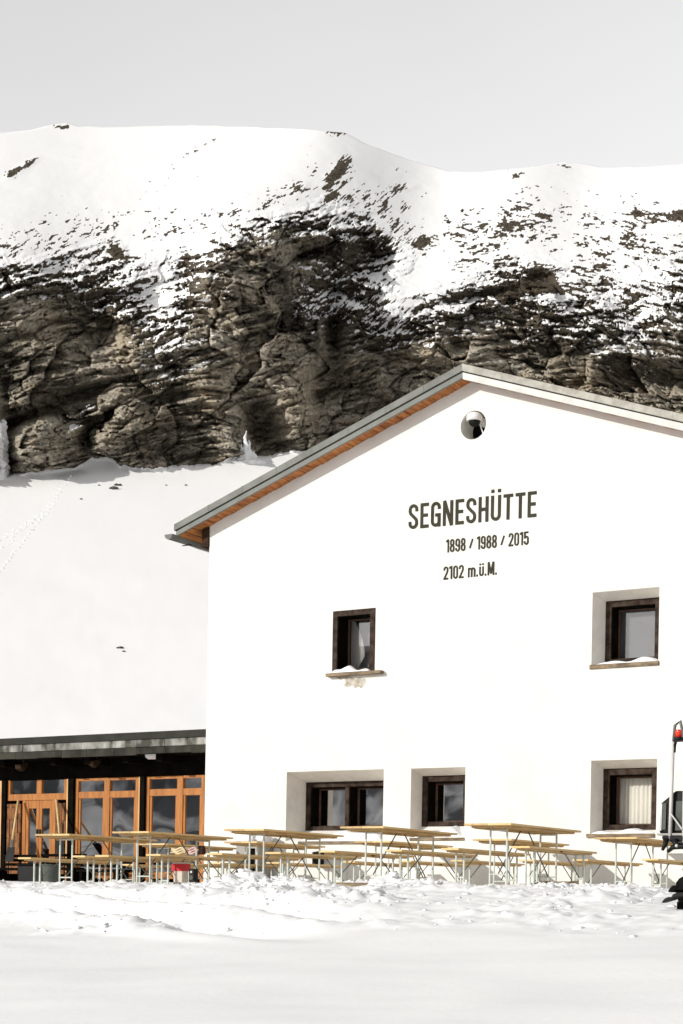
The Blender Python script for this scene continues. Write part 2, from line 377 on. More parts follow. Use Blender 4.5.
def ground_z(X, Y, detail=True):
    z = base_z(X, Y)
    if detail:
        near = np.exp(-((X - 9) / 22.0) ** 2) * sstep(-26, -18, Y) * (1 - sstep(6, 12, Y))
        z = z + near * (0.05 * fbm(X * 0.16, Y * 0.22, X * 0, 3, 31) + 0.02 * sstep(-12.5, -11, Y) * fbm(X * 0.9, Y * 0.9, X * 0, 2, 32))
        # soft wind drifts on the bank in front
        z = z + near * 0.06 * fbm((X + 0.4 * Y) * 0.25, (Y - 0.3 * X) * .5, X * 0, 3, 77) * (1 - sstep(-12.6, -11, Y))
        bm_ = band_mask(X, Y) * near
        patch = sstep(-0.18, 0.38, fbm(X * 0.6, Y * 0.9, X * 0, 3, 9))
        rough = 0
        for sc_, am, sd_ in ((2.3, .05, 3), (4.5, .055, 4), (9.0, .045, 6)):
            d, hid = worley2(X * sc_ + 0.4 * gnoise(X * 3, Y * 3, X * 0, 8), Y * sc_ * 1.15, sd_)
            rough = rough + am * np.clip(0.75 - d, 0, 1) * (0.25 + hid)
        z = z + bm_ * (0.45 + 1.15 * patch) * (rough + 0.03 * fbm(X * 2.2, Y * 2.2, X * 0, 4, 12))
        for tr in TR:                                                   # vehicle tracks: two shallow ruts with a raised lip
            xs = [p[0] for p in tr]; ys = [p[1] for p in tr]
            o_ = np.argsort(xs); yy = np.interp(X, np.array(xs)[o_], np.array(ys)[o_])
            inr = sstep(min(xs) - 3, min(xs), X) * (1 - sstep(max(xs) - 1.5, max(xs) + 1, X))
            dd = Y - yy
            z = z + inr * (-0.11 * np.exp(-(dd / 0.25) ** 2) + 0.07 * np.exp(-((dd + 0.55) / 0.22) ** 2) + 0.06 * np.exp(-((dd - 0.6) / 0.25) ** 2)) * near
        for p, h, r1, r2 in PILEP:
            q = np.exp(-(((X - p[0]) / r1) ** 2 + ((Y - p[1]) / r2) ** 2))
            d, hid = worley2(X * 3.6, Y * 3.6, 21)
            z = z + q * h * (0.34 + 0.7 * np.clip(0.7 - d, 0, 1) * (0.4 + hid) + 0.5 * fbm(X * 4, Y * 4, X * 0, 3, 15))
        # trodden snow between the tables
        ter = sstep(-7.2, -6.4, Y) * (1 - sstep(-0.2, 0.1, Y)) * near
        z = z + ter * (0.05 * fbm(X * 1.3, Y * 1.3, X * 0, 4, 41) - 0.02)
    return z
def spaced(lo, hi, step, far, n):
    a = np.arange(lo, hi, step); k = np.geomspace(step * 2, far, n)
    return np.concatenate([lo - k[::-1], a, hi + k])
gx = spaced(-9.0, 25.0, 0.05, 4000, 26); gy = spaced(-18.6, 0.6, 0.05, 4000, 26)
GX, GY = np.meshgrid(gx, gy)
GP = np.stack([GX, GY, ground_z(GX, GY)], -1)
g = grid_mesh('snow_ground', GP, M_SNOW); tag(g, kind='structure')
def gz(x, y): return float(ground_z(np.array([x]), np.array([y]))[0])

# loose clods of ploughed snow
mb = MB(); rr = random.Random(3)
rs = np.random.RandomState(3); N_ = 60000
CX, CY = rs.uniform(-8, 24, N_), rs.uniform(-13.2, -6.6, N_)
cb = band_mask(CX, CY); cp_ = fbm(CX * .6, CY * .9, CX * 0, 3, 9)
npile = np.max([np.exp(-(((CX - p[0]) / (r1 * 1.2)) ** 2 + ((CY - p[1]) / (r2 * 1.3)) ** 2)) for p, h, r1, r2 in PILEP], axis=0)
ok = np.where(rs.rand(N_) < .0012 * (np.abs(CY + 12.6) < .8) + cb * (.10 + .6 * np.maximum(0, cp_ + .15) + .9 * npile))[0][:3200]
CZ = ground_z(CX[ok], CY[ok]); crr = .010 + .030 * rs.rand(len(ok)) ** 2.6 + .030 * npile[ok] * rs.rand(len(ok)) ** 2
for k, i_ in enumerate(ok):
    r = float(crr[k]); mb.lump((CX[i_], CY[i_], CZ[k] - r * .1), r, k % 40, (rr.uniform(1, 1.6), rr.uniform(.8, 1.4), rr.uniform(.5, .9)), 0.75, 2 if r > .035 else 1)
c = mb.build('snow_clods', M_CLOD, smooth=True); tag(c, 'loose lumps of broken snow thrown along the ploughed band', 'snow', kind='stuff')

# ------------------------------------------------------------------ mountain
SKX = [-900, -400, -100, 0, 30, 55, 66, 80, 110, 150, 200, 260, 310, 345, 360, 390, 420, 450, 480, 500, 540, 565, 580, 600, 640, 683, 800, 1200, 1700]
SKV = [330, 200, 140, 133, 130, 124.5, 123, 126.5, 127, 126, 125, 127, 129, 133, 141, 153, 163, 171, 172, 170, 166, 162, 163, 167, 167, 164, 150, 180, 300]
FTX = [-900, -100, 0, 10, 40, 75, 86, 92, 112, 120, 150, 180, 215, 232, 248, 262, 280, 330, 420, 683, 900, 1700]
FTV = [520, 478, 474, 474, 470, 466, 460, 456, 457, 464, 467, 465, 463, 456, 452, 456, 452, 446, 442, 440, 450, 520]
RX = [0, 40, 80, 120, 160, 200, 240, 280, 320, 360, 400, 440, 480, 520, 560, 600, 640, 680]
RV = [130, 155, 180, 205, 230, 255, 280, 305, 330, 355, 380, 405, 430, 455]
RM = [
 [.00, .00, .00, .00, .00, .00, .00, .00, .12, .05, .00, .00, .00, .00, .00, .00, .00, .00],
 [.00, .00, .02, .00, .02, .03, .00, .00, .12, .03, .05, .00, .00, .00, .03, .00, .00, .00],
 [.09, .06, .07, .07, .09, .08, .00, .03, .25, .15, .14, .05, .10, .10, .12, .04, .02, .02],
 [.07, .09, .09, .10, .10, .07, .08, .28, .40, .28, .16, .14, .12, .22, .20, .10, .22, .20],
 [.14, .16, .16, .26, .28, .20, .58, .85, .68, .60, .22, .18, .26, .28, .18, .16, .32, .36],
 [.36, .32, .40, .46, .32, .58, .95, 1.0, .92, .88, .42, .20, .26, .36, .26, .28, .36, .40],
 [.62, .66, .58, .60, .36, .76, 1.0, 1.0, .66, .72, .34, .30, .42, .60, .40, .38, .38, .50],
 [.97, 1.0, .86, .64, .40, .78, 1.0, .95, .55, .62, .34, .52, .70, .72, .46, .55, .52, .70],
 [1.0, 1.0, 1.0, .92, .66, .92, 1.0, 1.0, .90, .74, .58, .76, .88, .88, .80, .74, .62, .80],
 [1.0, 1.0, 1.0, 1.0, .78, .84, 1.0, 1.0, 1.0, .96, .92, .95, 1.0, .97, .95, .84, .84, .92],
 [1.0, 1.0, 1.0, 1.0, .86, .92, 1.0, 1.0, 1.0, 1.0, 1.0, 1.0, 1.0, 1.0, 1.0, .95, .95, 1.0],
 [1.0, 1.0, 1.0, 1.0, 1.0, 1.0, 1.0, 1.0, 1.0, 1.0, 1.0, 1.0, 1.0, 1.0, 1.0, 1.0, 1.0, 1.0],
 [1.0, 1.0, .97, 1.0, 1.0, 1.0, 1.0, 1.0, 1.0, 1.0, 1.0, 1.0, 1.0, 1.0, 1.0, 1.0, 1.0, 1.0],
 [1.0, 1.0, .95, .97, 1.0, 1.0, 1.0, 1.0, 1.0, 1.0, 1.0, 1.0, 1.0, 1.0, 1.0, 1.0, 1.0, 1.0],
]
# small dark outcrops and snow shelves: (x, v, rx, rv, slant, gain)
SPOTS = [(62, 127, 9, 2.2, .15, .9), (14, 173, 9, 4, -.5, .95), (30, 163, 8, 3.5, -.6, .8), (332, 132, 18, 3.2, -.12, .8), (342, 168, 8, 10, -.5, .6), (330, 176, 8, 7, -.6, .5),
         (301, 188, 7, 5, -.2, .6), (334, 199, 9, 6, .1, .7), (348, 207, 10, 7, .3, .6), (200, 147, 18, 3, -.5, .45), (145, 153, 9, 3, -.3, .3), (564, 168, 8, 3, -.05, .95), (486, 180, 7, 3, -.4, .6), (515, 177, 5, 3, -.3, .4),
         (404, 188, 12, 4, -.1, .45), (420, 243, 14, 4, -.1, .65), (505, 230, 12, 8, -.5, .5), (545, 214, 14, 6, -.3, .5), (600, 219, 12, 4, .2, .5), (640, 212, 10, 4, .0, .6), (672, 216, 12, 5, .1, .6),
         (640, 240, 22, 12, -.3, .35), (596, 266, 10, 4, .1, .7), (555, 280, 30, 13, -.1, .55), (520, 290, 34, 9, -.2, .5), (118, 250, 10, 12, 0, .4), (70, 240, 14, 7, -.4, .3), (14, 250, 20, 6, 0, .45),
         (165, 300, 34, 10, -.1, -.45), (170, 345, 16, 5, -.2, -.6), (150, 352, 12, 3, .0, -.6), (188, 346, 13, 4, -.4, -.55), (200, 365, 22, 2.2, -.25, -.9), (320, 312, 26, 9, -.2, -.30), (332, 296, 16, 8, -.4, -.2),
         (132, 228, 10, 9, -.9, -.5), (410, 285, 34, 22, -.5, -.25), (400, 320, 34, 10, -.25, -.28), (548, 297, 30, 4, .03, -.9), (640, 318, 22, 8, -.4, -.35), (655, 300, 18, 14, -.8, -.3), (78, 424, 10, 3, -.4, -.45), (88, 409, 6, 3, -.5, -.4), (626, 345, 10, 3, -.3, -.6), (646, 372, 6, 5, 0, -.5),
         (205, 300, 6, 5, 0, -.6)]
def rockmap(x, v, spots=True):
    xi = np.clip((x - RX[0]) / 40.0, 0, len(RX) - 1.001); vi = np.clip((v - RV[0]) / 25.0, 0, len(RV) - 1.001)
    a = np.array(RM); i = xi.astype(int); j = vi.astype(int); fx = xi - i; fv = vi - j
    mval = (a[j, i] * (1 - fx) + a[j, i + 1] * fx) * (1 - fv) + (a[j + 1, i] * (1 - fx) + a[j + 1, i + 1] * fx) * fv
    for sx, sv, rx_, rv_, sl, gain in (SPOTS if spots else []):
        dx = x - sx; dv = v - sv - sl * dx
        mval = mval + gain * np.exp(-(dx / rx_) ** 2 - (dv / rv_) ** 2)
    return np.clip(mval, 0, 1)
nx_c = np.arange(-24, 708, 0.85)
xs_m = np.concatenate([np.linspace(-900, -26, 95), nx_c, np.linspace(710, 1700, 105)])
sky_v = np.interp(xs_m, SKX, SKV) + 0.9 * fbm(xs_m * .05, xs_m * 0, xs_m * 0, 3, 2)
qrows = np.concatenate([np.linspace(0, 1, 345)])
low = np.linspace(482, 790, 90)
VV = np.concatenate([low[::-1][:, None] * np.ones_like(xs_m)[None], (sky_v[None] + (480 - sky_v[None]) * qrows[::-1][:, None])], 0)
XX = np.ones_like(VV) * xs_m[None]
a_ = (XX - CXP) / FPX; b_ = (CYP - VV) / FPX
DIR = F[None, None] + a_[..., None] * RC + b_[..., None] * UC
foot = np.interp(xs_m, FTX, FTV)[None] + 2.5 * fbm(XX * .09, XX * 0, XX * 0, 3, 8) + 1.5
MK = rockmap(XX, VV)
MK = np.where(XX < 0, rockmap(np.abs(XX) % 680, VV), np.where(XX > 683, rockmap(683 - (XX - 683) % 683, VV), MK))
footf = sstep(-2.0, 2.0, foot - VV)
MK = MK * footf
# strata: bands that dip, warped
dip = np.interp(XX, [-900, 0, 200, 300, 420, 683, 1700], [.30, .30, .22, .30, .20, -.10, -.1])
dipx = np.cumsum(np.concatenate([np.zeros((VV.shape[0], 1)), np.diff(XX, axis=1)], 1) * dip, axis=1)
SW = VV + dipx + 10 * fbm(XX * .012, VV * .012, XX * 0, 3, 61)
strat = (np.sin(SW * .42 + 2.5 * fbm(XX * .02, VV * .05, XX * 0, 3, 62)) * .55 + np.sin(SW * 1.05 + 3 * fbm(XX * .03, VV * .06, XX * 0, 3, 63)) * .35
         + 1.0 * gnoise(XX * .012, SW * .16, XX * 0, 64) + .7 * gnoise(XX * .03, SW * .42, XX * 0, 65))
ledge = sstep(-.35, .45, strat)                       # 0 tread, 1 riser
e_ = b_ + 0 * a_
snowtan = np.where(VV > foot, .42 + 0 * VV, np.maximum(.66, e_ + .26))
xg = np.arange(-900, 1702, 2.0); vg = np.arange(795, 100, -1.0)
XG, VG = np.meshgrid(xg, vg)
def blur(A, sig, ax):
    rad = int(sig * 2.5); kk = np.exp(-(np.arange(-rad, rad + 1) / sig) ** 2); kk /= kk.sum()
    pw = [(0, 0), (0, 0)]; pw[ax] = (rad, rad); Q = np.pad(A, pw, mode='edge'); out_ = 0
    for t_i, kv in enumerate(kk):
        out_ = out_ + kv * (Q[t_i:t_i + A.shape[0]] if ax == 0 else Q[:, t_i:t_i + A.shape[1]])
    return out_
mir = np.where(XG < 0, np.abs(XG) % 680, np.where(XG > 683, 683 - (XG - 683) % 683, XG))
footg = np.interp(xg, FTX, FTV)[None]
MG = rockmap(mir, VG, False) * (VG < footg)
MG = blur(blur(MG, 14, 1), 12, 0)
EG = (CYP - VG) / FPX
tg = np.where(VG > blur(footg * np.ones_like(VG), 30, 1), np.maximum(.45, EG + .24), np.maximum(EG + .25, np.maximum(.78, EG + .30) * (1 - MG) + 2.4 * MG))
tg = blur(tg, 8, 0)
ig = (1 / FPX) / (tg - EG)
lng = blur(np.cumsum(ig, 0), 16, 1)
D0 = 120.0
fx_ = np.clip((XX + 900) / 2.0, 0, len(xg) - 1.001); fv_ = np.clip(795 - VV, 0, len(vg) - 1.001)
ix_, iv_ = fx_.astype(int), fv_.astype(int); fx_ -= ix_; fv_ -= iv_
DD = D0 * np.exp((lng[iv_, ix_] * (1 - fx_) + lng[iv_, ix_ + 1] * fx_) * (1 - fv_) + (lng[iv_ + 1, ix_] * (1 - fx_) + lng[iv_ + 1, ix_ + 1] * fx_) * fv_)
P0 = CAM + DIR * DD[..., None]
LAT = P0 @ R0; DEP = P0 @ F; ZZ = P0[..., 2]
# relief in depth: buttresses, gullies, blocks
mirX = np.where(XX < 0, np.abs(XX) % 680, np.where(XX > 683, 683 - (XX - 683) % 683, XX))
MB_ = rockmap(mirX, VV, False) * footf
rockw = sstep(.25, .85, MB_)
for _ in range(2):
    rockw[1:-1, 1:-1] = (rockw[:-2, 1:-1] + rockw[2:, 1:-1] + rockw[1:-1, :-2] + rockw[1:-1, 2:] + rockw[1:-1, 1:-1]) / 5
def gauss(x, v, rx_, rv_, sl=0.0):
    dx = XX - x; return np.exp(-((dx) / rx_) ** 2 - ((VV - v - sl * dx) / rv_) ** 2)
SS = ZZ - LAT * dip * .8 + 2.0 * fbm(LAT * .05, ZZ * .05, LAT * 0, 3, 71)     # along the beds
wx_ = fbm(LAT * .10, SS * .14, DEP * .02, 3, 171) ; wy_ = fbm(LAT * .10, SS * .14, DEP * .02, 3, 172)
rel = (8.5 * fbm(LAT * .035, ZZ * .022, DEP * .01, 3, 81)
       + 3.0 * (ridged(LAT * .075 + SS * .01, ZZ * .04, DEP * .02, 3, 84) - .8)
       + 0.5 * fbm(LAT * .9, SS * 1.3, DEP * .1, 3, 89))
for cw, chh, ao, at2, ac, sd_ in ((11.0, 9.0, 1.6, 6.0, .5, 301), (4.4, 3.2, 1.0, 3.2, .8, 302), (2.4, .95, .6, 1.7, .5, 303), (1.15, .42, .36, .95, .28, 304)):
    o_, t_2, jd = facets((LAT + (1.2 + .22 * cw) * wx_) / cw, (SS + (.8 + .2 * chh) * wy_) / chh, sd_)
    rel = rel + ao * o_ + at2 * t_2 - ac * np.exp(-(jd / .07) ** 2)
rel = -rel * rockw - 2.2 * (ledge - .5) * rockw * sstep(-.25, .35, fbm(XX * .018, VV * .025, XX * 0, 2, 163))
# the big features of this cliff
rel += 1.7 * rockw * (-6 * gauss(245, 300, 60, 80) + 7 * gauss(333, 345, 10, 55, .02) + 5 * gauss(318, 395, 9, 25) + 5 * gauss(262, 425, 20, 26, .3) - 4 * gauss(300, 400, 26, 40)
       + 6 * gauss(90, 392, 34, 7, -.30) + 7 * gauss(20, 420, 40, 6, -.38) - 4 * gauss(40, 445, 34, 18) + 5 * gauss(92, 435, 12, 16, -.6) + 1.2 * gauss(100, 345, 12, 22, -.3)
       + 1.2 * gauss(188, 275, 8, 26, -.1) - 3 * gauss(205, 280, 14, 20) + 6 * gauss(370, 255, 22, 22, .3) + 5 * gauss(300, 255, 22, 8, -.3) + 6 * gauss(560, 275, 26, 7, -.1)
       + 4 * gauss(460, 300, 30, 6, -.2) + 4 * gauss(455, 345, 12, 12) + 4 * gauss(470, 372, 40, 8, .1) + 5 * gauss(660, 380, 30, 14, .3) - 4 * gauss(600, 370, 30, 30) + 5 * gauss(8, 440, 9, 40))
gut = gauss(92, 395, 34, 7, -.30)
relsnow = (1 - rockw) * (1.2 * fbm(LAT * .03, DEP * .03, ZZ * .03, 4, 91) + .10 * fbm(LAT * .5, DEP * .3, ZZ * .5, 3, 92)) * sstep(800, 700, VV)
relmix = rel * 1.0 - .5 * np.minimum(1, np.maximum(0, MK - MB_) * 1.5) * (.6 + fbm(LAT * .6, SS * .9, DEP * .1, 3, 97)) + relsnow + rockw * (1 - rockw) * 2.0 * fbm(LAT * .35, SS * .7, DEP * .1, 3, 95)
topfade = sstep(0, 14, VV - sky_v[None])
DD2 = DD + relmix * (.25 + .75 * topfade)
Pm = CAM + DIR * DD2[..., None]
# where does the snow hold: gentle faces and a slanted, broken pattern
du = np.gradient(Pm, axis=1); dv = np.gradient(Pm, axis=0)
nrm = np.cross(du, dv); nrm /= np.linalg.norm(nrm, axis=-1, keepdims=True) + 1e-9
nrm *= np.sign(-(nrm * DIR).sum(-1, keepdims=True))
nz_ = nrm[..., 2]
nzs = nz_.copy()
for _ in range(2):
    nzs[1:-1] = .25 * nzs[:-2] + .5 * nzs[1:-1] + .25 * nzs[2:]
slant = np.interp(XX, [-900, 0, 230, 330, 420, 683, 1700], [.40, .40, .30, .35, .45, .25, .2])
ww_ = VV + slant * XX
an = (.7 * gnoise(XX * .045, ww_ * .13, XX * 0, 101) + .9 * gnoise(XX * .10, ww_ * .27, XX * 0, 102) + 1.0 * gnoise(XX * .17, ww_ * .42, XX * 0, 103) + .75 * gnoise(XX * .30, ww_ * .65, XX * 0, 104) + .4 * gnoise(XX * .55, ww_ * 1.1, XX * 0, 105))
loc = nzs - (np.cumsum(np.ones_like(nzs), 0) * 0 + np.where(rockw > .02, .45, .75))
q = 1.15 * an / (an.std() + 1e-6) + .9 * np.clip(loc / .22, -2, 2)
qs = (q - q[VV < foot].mean()) / q[VV < foot].std()
def ndtr(z): return 1 / (1 + np.exp(-1.702 * z))
uq = ndtr(qs)
patchy = .45 + 1.15 * sstep(-.25, .35, fbm(XX * .022, ww_ * .03, XX * 0, 3, 141))
mm_ = np.clip(np.where(MB_ < .6, MK * (patchy * (1 - sstep(.3, .6, MB_)) + sstep(.3, .6, MB_)), MK) * 1.06 - .02, 0, 1.04)
rock = sstep(-.035, .035, mm_ - uq)
rock = np.where((MK < .015), 0, rock) * footf
# snow lies a little proud of the rock
DD3 = DD2 - (1 - rock) * rockw * .45
Pm = CAM + DIR * DD3[..., None]
pale = np.clip(gauss(205, 300, 16, 18) * .9 + gauss(128, 345, 20, 26) * .7 + gauss(215, 380, 20, 30) * .4 + gauss(55, 320, 16, 16) * .5 + gauss(150, 425, 30, 12, -.2) * .5
               + gauss(590, 385, 34, 22) * (.45 + 1.1 * sstep(.1, .5, gnoise(XX * .16, VV * .03, XX * 0, 121))) + gauss(425, 335, 3.0, 16, 2) * 1.2 + gauss(420, 350, 40, 14) * .4 + gauss(300, 395, 24, 30) * .45, 0, 1)
soil = np.clip(1.25 * (1 - sstep(.55, 1.0, blur(MB_, 10, 1))), 0, 1)
warm = sstep(-.3, .5, fbm(LAT * .06, ZZ * .06, DEP * .02, 4, 130))
# far side of the ridge
back_rows = 8
top = Pm[-1]; Db = DD3[-1]
ext = []
for k in range(1, back_rows + 1):
    dd = 14.0 * k ** 1.5
    ext.append(top + F * dd - np.array([0, 0, 1.0]) * (.18 * dd + .004 * dd * dd))
Pall = np.concatenate([Pm, np.array(ext)], 0)
pad = lambda A: np.concatenate([A, np.zeros((back_rows, A.shape[1]))], 0)
# skirt under the ground at the front
front = Pm[:1].copy(); front[..., 2] = -40; front -= F * 30
Pall = np.concatenate([front, Pall], 0)
padf = lambda A: np.concatenate([np.zeros((1, A.shape[1])), pad(A)], 0)

mm = bpy.data.materials.new('snowy_rock'); mm.use_nodes = True; n = mm.node_tree.nodes; l = mm.node_tree.links
bs = n['Principled BSDF']; bs.inputs['Roughness'].default_value = .85; bs.inputs['Specular IOR Level'].default_value = .15
def attr(nm):
    a = n.new('ShaderNodeAttribute'); a.attribute_name = nm; return a.outputs['Fac']
def mixc(f, c1, c2):
    x = n.new('ShaderNodeMix'); x.data_type = 'RGBA'
    for s_, v_ in (('Factor', f), ('A', c1), ('B', c2)):
        i_ = [k for k in x.inputs if k.name == s_ and (k.type == ('VALUE' if s_ == 'Factor' else 'RGBA'))][0]
        if hasattr(v_, 'links'): l.new(v_, i_)
        else: i_.default_value = v_ if s_ == 'Factor' else (*v_, 1)
    return [k for k in x.outputs if k.type == 'RGBA'][0]
tc = n.new('ShaderNodeTexCoord')
def noise(sc_, det, st=(1, 1, 1), rot=0):
    mp = n.new('ShaderNodeMapping'); mp.inputs['Scale'].default_value = st; mp.inputs['Rotation'].default_value = (0, rot, 0)
    nz = n.new('ShaderNodeTexNoise'); nz.inputs['Scale'].default_value = sc_; nz.inputs['Detail'].default_value = det; nz.inputs['Roughness'].default_value = .65
    l.new(tc.outputs['Object'], mp.inputs[0]); l.new(mp.outputs[0], nz.inputs['Vector']); return nz.outputs['Fac']
def ramp(f, a, b):
    r_ = n.new('ShaderNodeMapRange'); r_.inputs[1].default_value = a; r_.inputs[2].default_value = b; l.new(f, r_.inputs[0]); return r_.outputs[0]
strf = noise(.55, 8, (.30, .30, 1.7), .25)
fine = noise(2.2, 7)
veg = noise(.35, 6)
c0 = mixc(ramp(strf, .40, .62), (0.165, 0.147, 0.118), (0.47, 0.42, 0.335))
c1 = mixc(ramp(veg, .50, .66), c0, (0.36, 0.262, 0.15))
c2 = mixc(ramp(fine, .40, .64), c1, (0.56, 0.505, 0.41))
c2b = mixc(ramp(fine, .46, .33), c2, (0.05, 0.043, 0.036))
mulp = n.new('ShaderNodeMath'); mulp.operation = 'MULTIPLY'; l.new(attr('pale'), mulp.inputs[0]); l.new(ramp(noise(.9, 6, (1, 1, .35)), .35, .6), mulp.inputs[1])
zone = noise(.055, 4, (1, 1, 1.6), .3)
c2c = mixc(ramp(zone, .52, .68), c2b, (0.60, 0.555, 0.47))
c2d = mixc(ramp(zone, .47, .36), c2c, (0.105, 0.09, 0.07))
c3 = mixc(mulp.outputs[0], c2d, (0.62, 0.51, 0.36))
c3 = mixc(attr('soil'), c3, mixc(ramp(fine, .4, .62), (0.045, 0.037, 0.029), (0.15, 0.120, 0.085)))
addn = n.new('ShaderNodeMath'); addn.operation = 'MULTIPLY_ADD'; addn.inputs[1].default_value = .5; l.new(ramp(noise(1.6, 6, (.6, .6, 1.4)), .3, .7), addn.inputs[0]); l.new(attr('rock'), addn.inputs[2])
rk = ramp(addn.outputs[0], .62, .82)
c4 = mixc(rk, (0.865, 0.868, 0.872), c3)
l.new(c4, bs.inputs['Base Color'])
bp = n.new('ShaderNodeBump'); bp.inputs['Distance'].default_value = 1.1
hh = n.new('ShaderNodeMath'); hh.operation = 'ADD'; l.new(strf, hh.inputs[0]); l.new(fine, hh.inputs[1])
l.new(hh.outputs[0], bp.inputs['Height']); 
st_ = n.new('ShaderNodeMath'); st_.operation = 'MULTIPLY'; st_.inputs[1].default_value = .7; l.new(rk, st_.inputs[0]); l.new(st_.outputs[0], bp.inputs['Strength'])
l.new(bp.outputs[0], bs.inputs['Normal'])
mo = grid_mesh('mountain', Pall, mm, {'rock': padf(rock), 'pale': padf(pale), 'soil': padf(soil)}); tag(mo, kind='structure')
def mount(px, py):
    j = int(np.argmin(abs(xs_m - px))); i = int(np.argmin(abs(VV[:, j] - py))); return Pm[i, j]

# distant peaks on the other side of the valley (they are what the panes mirror)
an_ = np.radians(np.linspace(-75, 75, 220)); hts = np.linspace(0, 1, 26)
AA, HH = np.meshgrid(an_, hts)
pk = 430 + 330 * fbm(AA * 3.1, AA * 0, AA * 0, 5, 201)
Rr = 2400 + 900 * HH + 260 * fbm(AA * 9, HH * 4, AA * 0, 4, 203)
Zr = -60 + (pk * 1.0) * HH ** 1.25 + 60 * HH * fbm(AA * 14, HH * 6, AA * 0, 4, 205)
ctr = np.array([10.0, -20.0])
DP = np.stack([ctr[0] + np.sin(AA) * Rr, ctr[1] - np.cos(AA) * Rr, Zr], -1)
dm = mat('far_peaks', (0.75, 0.76, 0.79), (0.10, 0.105, 0.115), rough=.9, scale=.006, detail=9, lo=.44, hi=.56)
dist = grid_mesh('distant_mountains', DP, dm); tag(dist, kind='structure')

# ------------------------------------------------------------------ the hut
hut = empty('mountain_hut'); tag(hut, 'large white plastered mountain hut with shallow gable roof, dark lettering and small windows', 'hut')
OV = 0.35
apx = at(472, 380.7, 0)               # wall/soffit apex
cor = (at(209.9, 525.6, 0) + at(204.3, 820, 0)) / 2; print('CORNERS', at(209.9, 525.6, 0), at(204.3, 820, 0)); X0 = cor[0]; cor[2] = at(209.9, 525.6, 0)[2]
AX = apx[0]; XR = 2 * AX - X0; ZA = apx[2]; ZE = cor[2]
SL = (ZA - ZE) / (AX - cor[0])
wallm = MB().prism_y([(X0, -1.5), (XR, -1.5), (XR, ZE), (AX, ZA), (X0, ZE)], 0, 0.6).build('wall', M_PLASTER, hut)
print('HUT', AX, ZA, ZE, SL, cor)
def cutter(mbx):
    o = mbx.build('cut', M_REVEAL); return o
WINS = {}
def px_rect(x0, x1, y0, y1, xm=None):
    A = at(x0, (y0 + y1) / 2, 0); B = at(x1, (y0 + y1) / 2, 0); xc = (x0 + x1) / 2
    return A[0], B[0], at(xc, y1, 0)[2], at(xc, y0, 0)[2]
cuts = []
def splay(ox, ix, depth):
    # outer rect at the facade, inner rect at depth, then straight through
    x0, x1, z0, z1 = ox; a0, a1, b0, b1 = ix
    mbx = MB()
    mbx.add([(x0, -.02, z0), (x1, -.02, z0), (x1, -.02, z1), (x0, -.02, z1), (a0, depth, b0), (a1, depth, b0), (a1, depth, b1), (a0, depth, b1), (a0, .9, b0), (a1, .9, b0), (a1, .9, b1), (a0, .9, b1)],
            [(0, 1, 2, 3), (0, 4, 5, 1), (1, 5, 6, 2), (2, 6, 7, 3), (3, 7, 4, 0), (4, 8, 9, 5), (5, 9, 10, 6), (6, 10, 11, 7), (7, 11, 8, 4), (8, 11, 10, 9)])
    cuts.append(cutter(mbx))
def frame_mb(x0, x1, z0, z1, yf, wd, dp, mull=None):
    b = MB()
    b.box(x0, x0 + wd, yf, yf + dp, z0, z1); b.box(x1 - wd, x1, yf, yf + dp, z0, z1)
    b.box(x0 + wd, x1 - wd, yf + .003, yf + dp, z1 - wd, z1); b.box(x0 + wd, x1 - wd, yf + .003, yf + dp, z0, z0 + wd * .8)
    if mull: b.box(mull - wd * .45, mull + wd * .45, yf + .005, yf + dp, z0 + wd * .8, z1 - wd)
    return b
